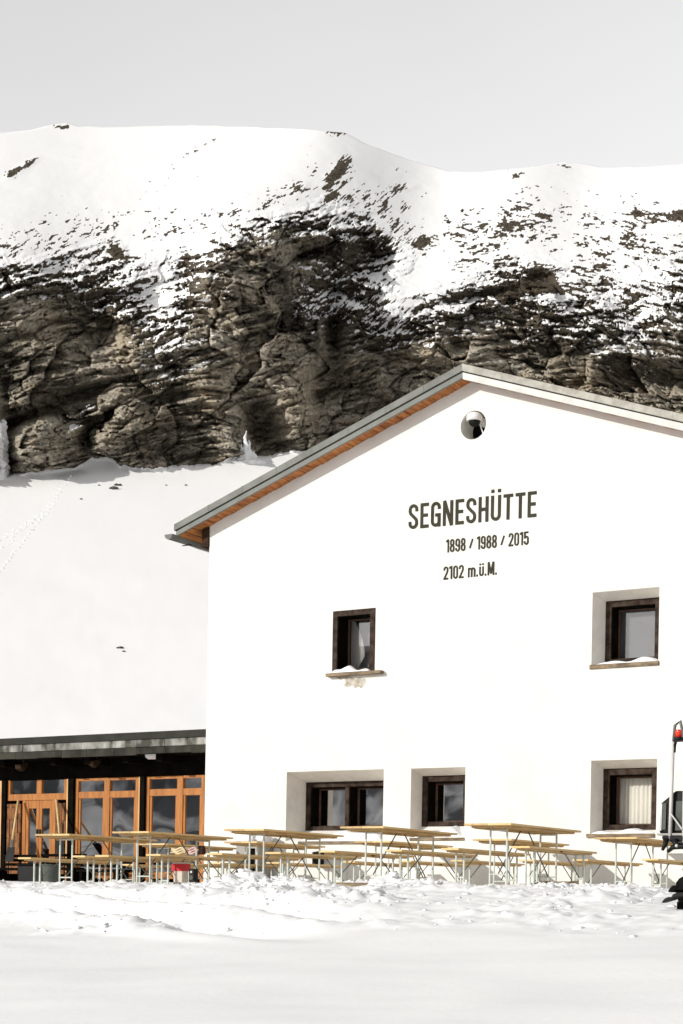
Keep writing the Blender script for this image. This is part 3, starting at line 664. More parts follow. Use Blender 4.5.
def window(x0, x1, z0, z1, yf, wd=.10, dp=.24, mull=None, label=None, curtain=None, sash=.035):
    w_ = frame_mb(x0, x1, z0, z1, yf, wd, dp, mull).build('window', M_OLDWOOD, hut, bevel=.008)
    if label: w_['label'] = label
    spans = [(x0 + wd, x1 - wd)] if not mull else [(x0 + wd, mull - wd * .45), (mull + wd * .45, x1 - wd)]
    zb, zt = z0 + wd * .8, z1 - wd
    for a, b in spans:
        ln_ = MB(); t0 = .012  # added black liner: the jamb's shade is put into its colour
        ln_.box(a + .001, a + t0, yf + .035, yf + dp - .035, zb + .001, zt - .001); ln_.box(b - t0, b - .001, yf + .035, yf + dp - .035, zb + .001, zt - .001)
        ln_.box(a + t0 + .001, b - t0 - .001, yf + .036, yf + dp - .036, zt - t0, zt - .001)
        ln_.build('jamb_shade', M_BLACKWOOD, w_)
        yb = yf + dp - .03
        s_ = frame_mb(a + .002, b - .002, zb + .002, zt - .002, yb, sash, .05).build('sash', M_SASH, w_)
        MB().box(a + sash - .004, b - sash + .004, yb + .018, yb + .026, zb + sash - .006, zt - sash + .004).build('pane', M_GLASS if curtain == 'full' else (M_GLASSM if curtain else M_GLASSD), w_)
        if curtain == 'full' or curtain == 'reflection_sheet':  # the plain grey sheet is a painted sky reflection behind the glass
            mbx = MB(); nn_ = 40; vs_ = []; fs_ = []
            for i in range(nn_ + 1):
                x = a + (b - a) * i / nn_; yy = yb + (.09 if curtain == 'full' else .04) + (.018 * math.sin(i * 1.55 + .8 * math.sin(i * .7)) if curtain == 'full' else 0)
                vs_ += [(x, yy, zb), (x, yy, zt)]
            for i in range(nn_): fs_.append((2 * i, 2 * i + 2, 2 * i + 3, 2 * i + 1))
            mbx.add(vs_, fs_).build('curtain' if curtain == 'full' else 'reflection_sheet', M_CURTAIN if curtain == 'full' else M_PANE_SKY, w_, smooth=True)
        if curtain == 'tied':
            MB().box(a, b, yb + .20, yb + .205, zb, zt).build('reflection_sheet', M_PANE_SKY, w_)  # grey sheet added for the pane's sky reflection
            mbx = MB(); vs_ = []; fs_ = []; nz2 = 14
            for i in range(nz2 + 1):
                t = i / nz2; z = zt + (zb - zt) * t
                wdt = (b - a) * (.08 + .34 * math.sin(min(1, t / .72) * math.pi * .5) if t < .72 else .42 - .9 * (t - .72))
                for j in range(7):
                    u = j / 6; vs_.append((a + sash + wdt * u, yb + .07 + .015 * math.sin(j * 2.4), z))
            for i in range(nz2):
                for j in range(6): fs_.append((i * 7 + j, i * 7 + j + 1, i * 7 + j + 8, i * 7 + j + 7))
            mbx.add(vs_, fs_).build('curtain', M_CURTAIN, w_, smooth=True)
    return w_
def at_rect(pts, Y):
    """corner pixels tl,tr,bl,br on plane Y -> x0,x1,z0,z1 averaged"""
    P = [at(px, py, Y) for px, py in pts]
    return ((P[0][0] + P[2][0]) / 2, (P[1][0] + P[3][0]) / 2, (P[2][2] + P[3][2]) / 2, (P[0][2] + P[1][2]) / 2)
# W1 upper left, frame almost flush
r1 = at_rect([(333.8, 611.3), (376.2, 607.7), (331.7, 674.0), (373.9, 671.6)], 0)
splay(r1, r1, .45)
window(r1[0] + .002, r1[1] - .002, r1[2] + .002, r1[3] - .002, -.02, .105, .40, label='flush dark timber window with a tied white curtain', curtain='tied')
# recessed ones: (outer px, frame px at depth, depth)
def recessed(outer, inner, dep, mull_px=None, wd=.105, **kw):
    o_ = at_rect(outer, 0); i_ = at_rect(inner, dep)
    splay(o_, (i_[0], i_[1], max(i_[2], o_[2]), i_[3]), dep)
    mu = at(mull_px, 800, dep)[0] if mull_px else None
    window(i_[0] + .003, i_[1] - .003, max(i_[2], o_[2]) + .004, i_[3] - .003, dep, wd, .33, mu, **kw)
    return o_, i_
o2, i2 = recessed([(592.5, 592.4), (660.5, 586.0), (590.8, 666.0), (658.0, 660.5)], [(605.7, 601.3), (661.5, 597.0), (604.6, 665), (660.0, 660.8)], .32, label='recessed dark timber window with a grey painted sky reflection', curtain='reflection_sheet')
o3, i3 = recessed([(591, 761), (658, 757.4), (589.5, 834.5), (656, 833.5)], [(603, 769), (658.3, 767), (602.6, 831), (657, 829)], .32, wd=.11, label='recessed dark timber window with a full white curtain', curtain='full')
o4, i4 = recessed([(286.4, 772.1), (383.9, 768.4), (285.5, 842), (383.2, 841)], [(305.8, 783), (389, 779.4), (305.2, 831), (388.6, 830)], .50, mull_px=346.8, wd=.10, label='wide recessed window with two dark panes')
o5, i5 = recessed([(410.8, 769.3), (465.6, 765.4), (410.0, 838.5), (464.8, 837.5)], [(422.0, 776.6), (468.6, 774.2), (421.6, 827), (468.0, 826)], .32, label='recessed dark window with one dark pane')
# the round niche
nc = at(473.3, 425.0, 0); NR = .255
t_ = MB().lathe([(NR, -.05), (NR, .48)], (nc[0], 0, nc[2]), 40, 'y'); cuts.append(cutter(t_))
for c_ in cuts:
    md = wallm.modifiers.new('cut', 'BOOLEAN'); md.operation = 'DIFFERENCE'; md.solver = 'EXACT'; md.object = c_
    try: md.material_mode = 'TRANSFER'
    except Exception: pass
dg = bpy.context.evaluated_depsgraph_get(); dg.update()
ev = wallm.evaluated_get(dg); newm = bpy.data.meshes.new_from_object(ev)
wallm.modifiers.clear(); oldm = wallm.data; wallm.data = newm; newm.name = 'wall'
for c_ in cuts: bpy.data.objects.remove(c_, do_unlink=True)
print('WALL faces', len(newm.polygons), [mt_.name for mt_ in newm.materials])
# other walls, floor and dark inside
bw = MB(); T = .02
bw.prism_y([(0.3, -1.5), (XR - .3, -1.5), (XR - .3, ZE - .1), (AX, ZA - .25), (.3, ZE - .1)], 13.4, 14.0)
bw.box(X0, X0 + .3, .6, 14, -1.5, ZE - .02); bw.box(XR - .3, XR, .6, 14, -1.5, ZE - .02)
bw.build('rear_wall', M_PLASTER, hut)
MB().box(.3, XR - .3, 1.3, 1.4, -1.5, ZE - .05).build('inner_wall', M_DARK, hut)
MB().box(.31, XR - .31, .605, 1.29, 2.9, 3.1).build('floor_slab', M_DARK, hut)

# roof: verge boards (lower fascia + upper cap with a shadow gap), covering, soffit
def on_verge(px, py): return at(px, py, -OV)
vb_l, vb_a = on_verge(176, 536), on_verge(462.7, 377.4)
g_l, g_a = on_verge(175.3, 530), on_verge(462.5, 370.2)
t_l, t_a = on_verge(174.9, 524.6), on_verge(463, 363.5)
XE = vb_l[0]; HB = ((g_a[2] - vb_a[2]) + (g_l[2] - vb_l[2])) / 2; HT = ((t_a[2] - vb_a[2]) + (t_l[2] - vb_l[2])) / 2
S2 = (vb_a[2] - vb_l[2]) / (vb_a[0] - vb_l[0])
print('VERGE', XE, HB, HT, S2, vb_a, 'right edge check', on_verge(683, 434.2))
ZB = vb_a[2]; AXv = AX
def roofz(x): return ZB - S2 * abs(x - AXv)
XEr = 2 * AXv - XE
YB = 14.4
def slab(x0, x1, off0, off1, y0, y1):
    return [(x0, roofz(x0) + off0), (x1, roofz(x1) + off0), (x1, roofz(x1) + off1), (x0, roofz(x0) + off1)]
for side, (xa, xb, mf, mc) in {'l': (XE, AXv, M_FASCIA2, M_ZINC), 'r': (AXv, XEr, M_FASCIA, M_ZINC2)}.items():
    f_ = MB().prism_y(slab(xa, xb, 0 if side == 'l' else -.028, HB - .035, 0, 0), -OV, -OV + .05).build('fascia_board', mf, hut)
    k_ = MB()
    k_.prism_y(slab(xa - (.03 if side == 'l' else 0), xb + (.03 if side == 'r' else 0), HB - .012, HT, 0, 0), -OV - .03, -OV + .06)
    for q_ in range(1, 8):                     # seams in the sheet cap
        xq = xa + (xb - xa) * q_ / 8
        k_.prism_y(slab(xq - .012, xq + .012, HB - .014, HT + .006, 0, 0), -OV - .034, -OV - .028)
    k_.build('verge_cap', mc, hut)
    MB().prism_y(slab(xa + .01, xb - .01, HB - .04, HB + .02, 0, 0), -OV + .012, -OV + .055).build('shadow_gap', M_GAP, hut)
    MB().prism_y(slab(xa, xb, .10, HT - .03, 0, 0), -OV + .062, YB).build('roof_covering', M_ZINC, hut)
    s_ = MB(); yy0 = -OV + .052
    nb = int((xb - xa) / .17)
    for q_ in range(nb):
        x0_ = xa + (xb - xa) * q_ / nb; x1_ = xa + (xb - xa) * (q_ + 1) / nb - .014
        jog = .006 * ((q_ * 7) % 3)
        s_.prism_y(slab(x0_, x1_, .005 + jog, .045 + jog, 0, 0), yy0, -.002 if x0_ > X0 and x1_ < XR else 13.9)
    s_.build('soffit', M_SOFFIT, hut)
    MB().prism_y(slab(xa + .01, xb - .01, .062, .095, 0, 0), yy0, 13.9).build('roof_deck', M_BROWN, hut)
# gutter on the left eave and on the right
def gutter(x, z, sgn):
    prof = [(.10 * math.cos(t), -.10 * math.sin(t)) for t in np.linspace(0, math.pi, 11)]
    prof2 = [(.088 * math.cos(t), -.088 * math.sin(t)) for t in np.linspace(math.pi, 0, 11)]
    return MB().prism_y([(x + a, z + b) for a, b in prof + prof2], -OV - .12, YB)
zg = roofz(XE) + .02
gt = gutter(XE - .09, zg, -1); gt.prism_y([(XE - .185, zg), (XE + .005, zg), (XE - .02, zg - .07), (XE - .09, zg - .098), (XE - .16, zg - .07)], -OV - .125, -OV - .115)
gt.build('gutter', M_ZINC, hut)
gutter(XEr + .09, zg, 1).build('gutter', M_ZINC, hut)
for y in np.arange(.1, 13, 1.2): MB().box(XE - .19, XE + .03, y, y + .03, zg - .115, zg - .10).build('gutter_bracket', M_GAP, hut)
MB().box(X0 - .16, X0 - .004, -.03, 13.9, roofz(0) - .42, roofz(0) - .045).build('eave_beam', M_BROWN, hut)
MB().tube([(XE - .04, .3, zg - .12), (XE + .25, .5, zg - .22), (X0 - .10, .9, zg - .30)], .012, 6).build('gutter_stay', M_POST, hut)

# sills and bare render under the flush window
ps = [at(325.3, 674, -.12), at(380.6, 670.5, -.12)]
zs = (ps[0][2] + ps[1][2]) / 2
MB().box(ps[0][0], ps[1][0], -.12, -.002, zs - .05, zs + .01).build('sill', M_SILL, hut, bevel=.008)
MB().box(o2[0] - .02, o2[1] + .01, -.03, .30, o2[2] - .07, o2[2] + .004).build('sill', M_SILL, hut, bevel=.008)
MB().box(o3[0] - .05, o3[1] - .03, -.04, .30, o3[2] - .06, o3[2] + .004).build('sill', M_SILL, hut, bevel=.008)
MB().box(o4[0] + .3, o4[1] - .02, -.03, .46, o4[2] - .05, o4[2] + .004).build('sill', M_SILL, hut, bevel=.008)
MB().box(o5[0] - .0, o5[1] + .0, -.02, .30, o5[2] - .05, o5[2] + .004).build('sill', M_SILL, hut, bevel=.008)
pp = [(336, 677.5), (341, 680), (344.5, 678.5), (346, 683), (343, 686), (349, 687.5), (352, 685), (355, 688), (359, 686.5), (361, 688.5), (364, 685), (366.5, 682), (365, 678.5), (360, 677), (356, 679), (350, 676.5), (343, 676)]
MB().prism_y([(at(a, b, 0)[0], at(a, b, 0)[2]) for a, b in pp], -.004, .001).build('bare_render', M_PATCH, hut)

# --- lettering, built from strokes
def arc(cx, cy, r, a0, a1, n=10, ry=None):
    ry = ry or r
    return [(cx + r * math.cos(math.radians(a0 + (a1 - a0) * i / n)), cy + ry * math.sin(math.radians(a0 + (a1 - a0) * i / n))) for i in range(n + 1)]
TS = .127
def glyph(c):
    t = TS; W = .44; xl, xr = t / 2, W - t / 2; yb, yt = t / 2, 1 - t / 2; r = (xr - xl) / 2; m_ = (xl + xr) / 2
    S_ = []
    def ln(*p): S_.append((list(p), False))
    if c == 'S': ln(*([(xr, .70), (xr, yt - r)] + arc(m_, yt - r, r, 0, 180)[1:] + [(xl, .70), (xl + .03, .62), (m_, .50), (xr - .03, .38), (xr, .30), (xr, yb + r)] + arc(m_, yb + r, r, 0, -180)[1:] + [(xl, .30)]))
    elif c == 'E': W = .38; ln((xl, 0), (xl, 1)); ln((xl, yt), (W, yt)); ln((xl, .51), (W - .04, .51)); ln((xl, yb), (W, yb))
    elif c == 'G': ln(*([(xr, .70), (xr, yt - r)] + arc(m_, yt - r, r, 0, 180)[1:] + [(xl, yb + r)] + arc(m_, yb + r, r, 180, 360)[1:] + [(xr, .52)])); ln((m_ - .02, .47), (xr + t / 2, .47)); ln((xr, .5), (xr, 0))
    elif c == 'N': W = .46; xr = W - t / 2; ln((xl, 0), (xl, 1)); ln((xr, 0), (xr, 1)); ln((xl, 1), (xr, 0))
    elif c == 'H': ln((xl, 0), (xl, 1)); ln((xr, 0), (xr, 1)); ln((xl, .5), (xr, .5))
    elif c in 'Uü':
        h = 1 if c == 'U' else .72; W = .44 if c == 'U' else .40; xr = W - t / 2; r = (xr - xl) / 2; m_ = (xl + xr) / 2
        ln(*([(xl, h), (xl, yb + r)] + arc(m_, yb + r, r, 180, 360)[1:] + [(xr, h)]))
        for xx in (xl + .01, xr - .01): ln((xx, h + .11), (xx, h + .11 + .125))
    elif c == 'T': W = .42; ln((0, yt), (W, yt)); ln((W / 2, 0), (W / 2, yt))
    elif c == '1': W = .26; ln((W - t / 2, 0), (W - t / 2, 1)); ln((0, .83), (W - t * .8, .95))
    elif c == '8':
        W = .42; xr = W - t / 2; r = (xr - xl) / 2; m_ = (xl + xr) / 2; r2 = r * .9
        S_.append((arc(m_, yt - r2, r2, 0, 180) + arc(m_, .535 + r2, r2, 180, 360), True)); S_.append((arc(m_, .50 - r, r, 0, 180) + arc(m_, yb + r, r, 180, 360), True))
    elif c == '9':
        W = .42; xr = W - t / 2; r = (xr - xl) / 2; m_ = (xl + xr) / 2
        S_.append((arc(m_, yt - r, r, 0, 180) + arc(m_, .45 + r, r, 180, 360), True)); ln(*([(xr, yt - r), (xr, yb + r)] + arc(m_, yb + r, r, 0, -180)[1:] + [(xl, .28)]))
    elif c == '2':
        W = .42; xr = W - t / 2; r = (xr - xl) / 2; m_ = (xl + xr) / 2
        ln(*([(xl, .70), (xl, yt - r)] + arc(m_, yt - r, r, 180, 0)[1:] + [(xr, .68), (xr - .02, .58), (xl + .01, t * .6)])); ln((0, yb), (W, yb))
    elif c == '0':
        W = .42; xr = W - t / 2; r = (xr - xl) / 2; m_ = (xl + xr) / 2; S_.append((arc(m_, yt - r, r, 0, 180) + arc(m_, yb + r, r, 180, 360), True))
    elif c == '5':
        W = .42; xr = W - t / 2; r = (xr - xl) / 2; m_ = (xl + xr) / 2
        ln((xl, yt), (W - .03, yt)); ln((xl + .01, 1), (xl + .01, .48)); ln(*([(xl + .02, .54)] + arc(m_, .62 - r, r, 130, 0)[1:] + [(xr, yb + r)] + arc(m_, yb + r, r, 0, -180)[1:] + [(xl, .28)]))
    elif c == '/': W = .30; ln((.02, .16), (.28, .86))
    elif c == 'm':
        W = .66; r = (W - t) / 4; ln((xl, 0), (xl, .72))
        for k in range(2):
            cx_ = xl + r + 2 * r * k; ln(*(arc(cx_, .72 - t / 2 - r, r, 180, 0) + [(cx_ + r, 0)]))
    elif c == '.': W = .15; ln((t / 2, 0), (t / 2, .155))
    elif c == 'M': W = .58; xr = W - t / 2; ln((xl, 0), (xl, 1)); ln((xr, 0), (xr, 1)); ln((xl + .02, 1), (W / 2, .12)); ln((xr - .02, 1), (W / 2, .12))
    elif c == ' ': W = .20
    return W, S_
def stroke_quads(pts, closed, t):
    P = [Vector(p) for p in pts]; q = [P[0]]
    for p in P[1:]:
        if (p - q[-1]).length > 1e-4: q.append(p)
    if closed and (q[0] - q[-1]).length < 1e-4: q.pop()
    n_ = len(q); L, Rr_ = [], []
    for i in range(n_):
        a = q[(i - 1) % n_] if (closed or i > 0) else None; b = q[(i + 1) % n_] if (closed or i < n_ - 1) else None
        d1 = (q[i] - a).normalized() if a is not None else None; d2 = (b - q[i]).normalized() if b is not None else None
        d1 = d1 or d2; d2 = d2 or d1
        n1 = Vector((-d1.y, d1.x)); n2 = Vector((-d2.y, d2.x)); mv = (n1 + n2)
        if mv.length < 1e-3: mv = n1.copy()
        mv.normalize(); k = (t / 2) / max(.4, mv.dot(n1))
        L.append(q[i] + mv * k); Rr_.append(q[i] - mv * k)
    return L, Rr_
def text_part(text, pl, pr, hpx, gap=.115, label=None):
    """baseline from pixel pl to pixel pr on the facade; hpx = cap height in px at the middle"""
    A = at(*pl, 0); B = at(*pr, 0)
    mid = ((pl[0] + pr[0]) / 2, (pl[1] + pr[1]) / 2)
    H = at(mid[0], mid[1] - hpx, 0)[2] - at(*mid, 0)[2]
    adv = 0; items = []
    for ch in text:
        W, S_ = glyph(ch); items.append((adv, S_)); adv += W + gap
    adv -= gap; kx = (B[0] - A[0]) / adv
    mbx = MB()
    for off, S_ in items:
        for si, (pts, closed) in enumerate(S_):
            L, Rr_ = stroke_quads([(p[0], p[1]) for p in pts], closed, TS)
            y0 = -.012 - .0016 * si; m_ = len(L); vs_ = []
            def tr(p):
                fx_ = (off + p.x) * kx; return (A[0] + fx_, A[2] + (B[2] - A[2]) * (fx_ / (B[0] - A[0])) + p.y * H)
            for p in L + Rr_:
                x, z = tr(p); vs_ += [(x, y0, z), (x, .002, z)]
            fs_ = []; rng = range(m_) if closed else range(m_ - 1)
            for i in rng:
                j = (i + 1) % m_; l0, l1, r0, r1 = 2 * i, 2 * j, 2 * (m_ + i), 2 * (m_ + j)
                fs_ += [(l0, l1, r1, r0), (l0, l0 + 1, l1 + 1, l1), (r0, r1, r1 + 1, r0 + 1)]
            if not closed:
                fs_ += [(0, 2 * m_, 2 * m_ + 1, 1), (2 * m_ - 2, 2 * m_ - 1, 4 * m_ - 1, 4 * m_ - 2)]
            mbx.add(vs_, fs_)
    o = mbx.build('lettering', M_LETTER, hut)
    if label: o['label'] = label
    return o
text_part('SEGNESHUTTE', (408.6, 529.5), (536.3, 516.8), 25.2, label='large dark name in condensed capitals')
text_part('1898 / 1988 / 2015', (446.2, 552.7), (528.6, 544.6), 13.1, gap=.10, label='middle row of dark years')
text_part('2102 m.ü.M.', (443.6, 579.9), (497.0, 574.6), 13.2, gap=.10, label='lowest row of small dark letters giving the altitude')

# security camera in the round niche
MB().lathe([(NR - .003, .462), (NR - .003, .476)], (nc[0], 0, nc[2]), 40, 'y').build('niche_back', M_DARK, hut)
sc_ = empty('security_camera', (nc[0] - .01, .06, nc[2] + .115)); tag(sc_, 'white dome security camera in the round wall niche near the gable top', 'security camera')
MB().lathe([(.02, .115), (.09, .11), (.13, .085), (.142, .045), (.142, -.025), (.13, -.03)], (0, 0, 0), 24).build('housing', M_WHITE, sc_, smooth=True)
MB().lathe([(.105, -.03), (.102, -.055), (.085, -.095), (.055, -.12), (.015, -.13)], (0, 0, 0), 24).build('dome', M_BLACK, sc_, smooth=True)
MB().bar((0, .10, .02), (.10, .36, -.03), .09, .12).build('bracket', M_WHITE, sc_)
MB().tube([(.07, .05, -.05), (.10, .10, -.18), (.13, .16, -.30), (.10, .22, -.36)], .012, 6).build('cable', M_WHITE, sc_, smooth=True)

# snow lying on the sills
def sill_snow(x0, x1, y0, y1, z, h, seed, label, peak=.5):
    nx_, ny_ = 36, 10; vs_ = []; fs_ = []
    for j in range(ny_ + 1):
        for i in range(nx_ + 1):
            u, v = i / nx_, j / ny_
            e = min(1, u / .10, (1 - u) / .10) ; ev_ = min(1, (v + .12) / .25)
            n_ = .75 + .45 * math.sin(u * 5 + seed) * .5 + .25 * math.sin(u * 13 + seed * 2.1)
            hump = .45 + .55 * math.exp(-((u - peak) / .32) ** 2)
            vs_.append((x0 + (x1 - x0) * u, y0 + (y1 - y0) * v, z + h * max(.02, math.sqrt(max(0, e))) * ev_ * n_ * hump * (.8 + .3 * v)))
    for j in range(ny_):
        for i in range(nx_): k = j * (nx_ + 1) + i; fs_.append((k, k + 1, k + nx_ + 2, k + nx_ + 1))
    b = len(vs_)
    vs_ += [(p[0], p[1], z + .001) for p in vs_]
    per = [(i, 0) for i in range(nx_ + 1)] + [(nx_, j) for j in range(1, ny_ + 1)] + [(i, ny_) for i in range(nx_ - 1, -1, -1)] + [(0, j) for j in range(ny_ - 1, 0, -1)]
    ids = [j * (nx_ + 1) + i for i, j in per]
    for a, c_ in zip(ids, ids[1:] + ids[:1]): fs_.append((a, a + b, c_ + b, c_))
    o = MB().add(vs_, fs_).build('sill_snow', M_CLOD, smooth=True)
    tag(o, label, 'snow', 'snow lying on the window sills'); return o
sill_snow(r1[0] + .05, r1[1] - .06, -.115, -.025, r1[2] + .004, .12, 1, 'strip of snow on the sill of the upper left window with the tied curtain', .45)
sill_snow(o2[0] + .1, o2[1] - .04, -.02, .30, o2[2] + .005, .12, 2, 'mound of snow on the sill of the upper right recessed window', .70)
sill_snow(o3[0] + .02, o3[1] - .04, -.03, .30, o3[2] + .005, .11, 3, 'snow on the sill of the lower right window with the full white curtain', .5)
sill_snow(o4[0] + .34, o4[1] - .03, -.02, .46, o4[2] + .005, .25, 4, 'thick snow on the sill of the wide two pane window', .62)
sill_snow(o5[0] + .04, o5[1] - .03, -.02, .30, o5[2] + .005, .20, 5, 'thick snow on the sill of the narrow lower window right of the wide one', .6)

# ------------------------------------------------------------------ the annex with its glazed front
anx = empty('restaurant_annex'); tag(anx, 'low dark annex with orange timber glazing and a flat shingle edged roof', 'annex')
YF, YG = .15, 1.0
za_t = at(100, 734.3, YF)[2]; za_m = at(100, 741.3, YF)[2]; za_b = at(100, 756.0, YF)[2]
XL = -22.0
print('ANNEX', za_t, za_m, za_b, [at(0, 740, YF), at(205, 728, YF)])
MB().box(XL, X0-.01, YF - .05, 9, za_m, za_t).build('roof', M_ROOFEDGE, anx)
fs1 = MB(); fs2 = MB(); x = XL; k = 0; zmid = za_b + (za_m - za_b) * .46
while x < X0 - .02:
    x2 = min(X0 - .02, x + rr.uniform(.55, .95)); fs1.box(x + .004, x2 - .004, YF - .02 + rr.uniform(-.008, .008), YF + .03, zmid + .012, za_m - .004)
    x = x2
x = XL
while x < X0 - .02:
    x2 = min(X0 - .02, x + rr.uniform(.45, .8)); fs2.box(x + .005, x2 - .005, YF - .05 + rr.uniform(-.008, .008), YF + .02, za_b + rr.uniform(-.012, .012), zmid + rr.uniform(-.004, .004))
    x = x2
fs1.build('fascia', M_SHINGLE2, anx); fs2.build('shingle_course', M_SHINGLE, anx)
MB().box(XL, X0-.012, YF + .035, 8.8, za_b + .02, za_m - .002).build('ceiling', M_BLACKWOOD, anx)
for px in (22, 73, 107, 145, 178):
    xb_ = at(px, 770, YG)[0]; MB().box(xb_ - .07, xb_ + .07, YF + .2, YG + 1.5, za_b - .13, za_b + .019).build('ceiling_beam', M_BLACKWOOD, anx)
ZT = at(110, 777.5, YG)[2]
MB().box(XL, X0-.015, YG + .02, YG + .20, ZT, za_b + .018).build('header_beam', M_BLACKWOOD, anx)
gxx = lambda px: at(px, 815, YG)[0]
gzz = lambda px, py: at(px, py, YG)[2]
# dark posts
for a, b in ((3, 7), (69.3, 74.6), (141, 145.5)):
    MB().box(gxx(a), gxx(b), YG - .06, YG + .16, -.3, ZT).build('post', M_BLACKWOOD, anx)
ZBOT = -.3
def bay(a, b, mull, rail_py, top_frames=True, label=None):
    x0, x1 = gxx(a), gxx(b); xm = gxx(mull); zr = gzz((a + b) / 2, rail_py)
    f_ = MB(); fw = .085
    f_.box(x0, x0 + fw, YG, YG + .10, ZBOT, ZT - .003); f_.box(x1 - fw, x1, YG, YG + .10, ZBOT, ZT - .003)
    f_.box(xm - .075, xm + .075, YG - .003, YG + .10, ZBOT, ZT - .003)
    for p, q_ in ((x0 + fw, xm - .075), (xm + .075, x1 - fw)):
        f_.box(p, q_, YG + .004, YG + .10, zr - .07, zr + .07)
        f_.box(p, q_, YG + .004, YG + .10, ZT - .06, ZT - .003)
        f_.box(p, q_, YG + .004, YG + .10, .12, .26)
        # inner sash
        for (u0, u1, v0, v1) in ((p, p + .05, .26, zr - .07), (q_ - .05, q_, .26, zr - .07)):
            f_.box(u0, u1, YG + .02, YG + .08, v0, v1)
    w_ = f_.build('window', M_ORANGE, anx, bevel=.006)
    for p, q_ in ((x0 + fw, xm - .075), (xm + .075, x1 - fw)):
        MB().box(p + .04, q_ - .04, YG + .045, YG + .055, .25, zr - .065).build('pane', M_GLASSD, w_)
        MB().box(p - .003, q_ + .003, YG + .045, YG + .055, zr + .065, ZT - .055).build('pane', M_GLASSD, w_)
    return w_
bay(74.8, 138.2, 106.5, 794.5); bay(145.8, 204.2, 179.5, 792)
for a, b in ((-4, 2.6), (66.4, 69), (138.4, 140.8)):
    MB().box(gxx(a), gxx(b), YG - .012, YG + .10, ZBOT, ZT - .004).build('trim_post', M_ORANGE2, anx)
# bay with the double door
x0, x1 = gxx(7.3), gxx(66.2); zr = gzz(37, 797.5)
f_ = MB()
f_.box(x0, x0 + .07, YG, YG + .10, zr, ZT - .003); f_.box(x1 - .07, x1, YG, YG + .10, zr, ZT - .003)
f_.box(x0, x1, YG - .002, YG + .10, zr - .06, zr + .08)
for px in (38.5,): f_.box(gxx(px) - .07, gxx(px) + .07, YG + .002, YG + .10, zr + .08, ZT - .003)
f_.box(gxx(22.3), gxx(25.5), YG + .001, YG + .10, ZBOT, zr - .06); f_.box(gxx(52.2), gxx(55.6), YG + .001, YG + .10, ZBOT, zr - .06)
f_.build('door_frame', M_ORANGE, anx, bevel=.006)
tw = MB(); tw.box(x0 + .07, gxx(38.5) - .07, YG + .045, YG + .055, zr + .08, ZT - .01); tw.box(gxx(38.5) + .07, x1 - .07, YG + .045, YG + .055, zr + .08, ZT - .01)
tw.build('transom_pane', M_GLASSD, anx)
for a, b in ((25.7, 38.7), (38.9, 52.0)):
    A_, B_ = gxx(a), gxx(b); zt_ = zr - .065; dmb = MB()
    dmb.box(A_, A_ + .075, YG + .01, YG + .07, 0, zt_); dmb.box(B_ - .075, B_, YG + .01, YG + .07, 0, zt_)
    dmb.box(A_ + .075, B_ - .075, YG + .012, YG + .07, zt_ - .17, zt_); dmb.box(A_ + .075, B_ - .075, YG + .012, YG + .07, 0, .30)
    d_ = dmb.build('door', M_ORANGE, anx, bevel=.005)
    MB().box(A_ + .07, B_ - .07, YG + .035, YG + .045, .29, zt_ - .165).build('pane', M_GLASSD, d_)
    hx = B_ - .035 if a < 30 else A_ + .035
    MB().box(hx - .012, hx + .012, YG - .03, YG + .01, 1.0, 1.16).build('handle', M_GAP, d_)
# bark-brown panels beside the door
for a, b in ((8.0, 21.5), (57.4, 66)):
    A_, B_ = gxx(a), gxx(b); pmb = MB(); nn_ = 5
    for i in range(nn_):
        u0 = A_ + (B_ - A_) * i / nn_; u1 = A_ + (B_ - A_) * (i + 1) / nn_ - .008; z = .2
        while z < zr - .16:
            z2 = min(zr - .12, z + rr.uniform(.25, .5)); pmb.box(u0, u1, YG - .02 - rr.uniform(0, .03), YG + .06, z, z2 - .01); z = z2
    pmb.build('shingle_panel', M_BARK, anx)
# dark back of the room and closing walls
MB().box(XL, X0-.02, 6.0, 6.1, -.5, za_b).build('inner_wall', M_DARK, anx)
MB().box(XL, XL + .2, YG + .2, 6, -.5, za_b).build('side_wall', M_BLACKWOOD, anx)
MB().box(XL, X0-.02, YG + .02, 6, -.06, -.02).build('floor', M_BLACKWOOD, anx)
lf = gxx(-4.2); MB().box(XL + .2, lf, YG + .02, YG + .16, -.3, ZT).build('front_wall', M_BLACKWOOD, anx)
# floodlights under the eave
for px, py, wdt in ((155.5, 754.5, .34), (22, 766.5, .16), (95, 763, .12)):
    p = at(px, py, YF + .35)
    fl = MB().prism_x([(p[1] - .14, p[2] + .03), (p[1] + .12, p[2] + .10), (p[1] + .12, p[2] + .02), (p[1] - .02, p[2] - .10), (p[1] - .12, p[2] - .06)], p[0] - wdt / 2, p[0] + wdt / 2)
    fl.build('floodlight', M_WHITE if wdt > .3 else M_BROWN, anx, bevel=.01)
    MB().bar((p[0], p[1] + .05, p[2] + .05), (p[0], p[1] + .05, za_b + .02), .03, .03).build('floodlight_bracket', M_GAP, anx)

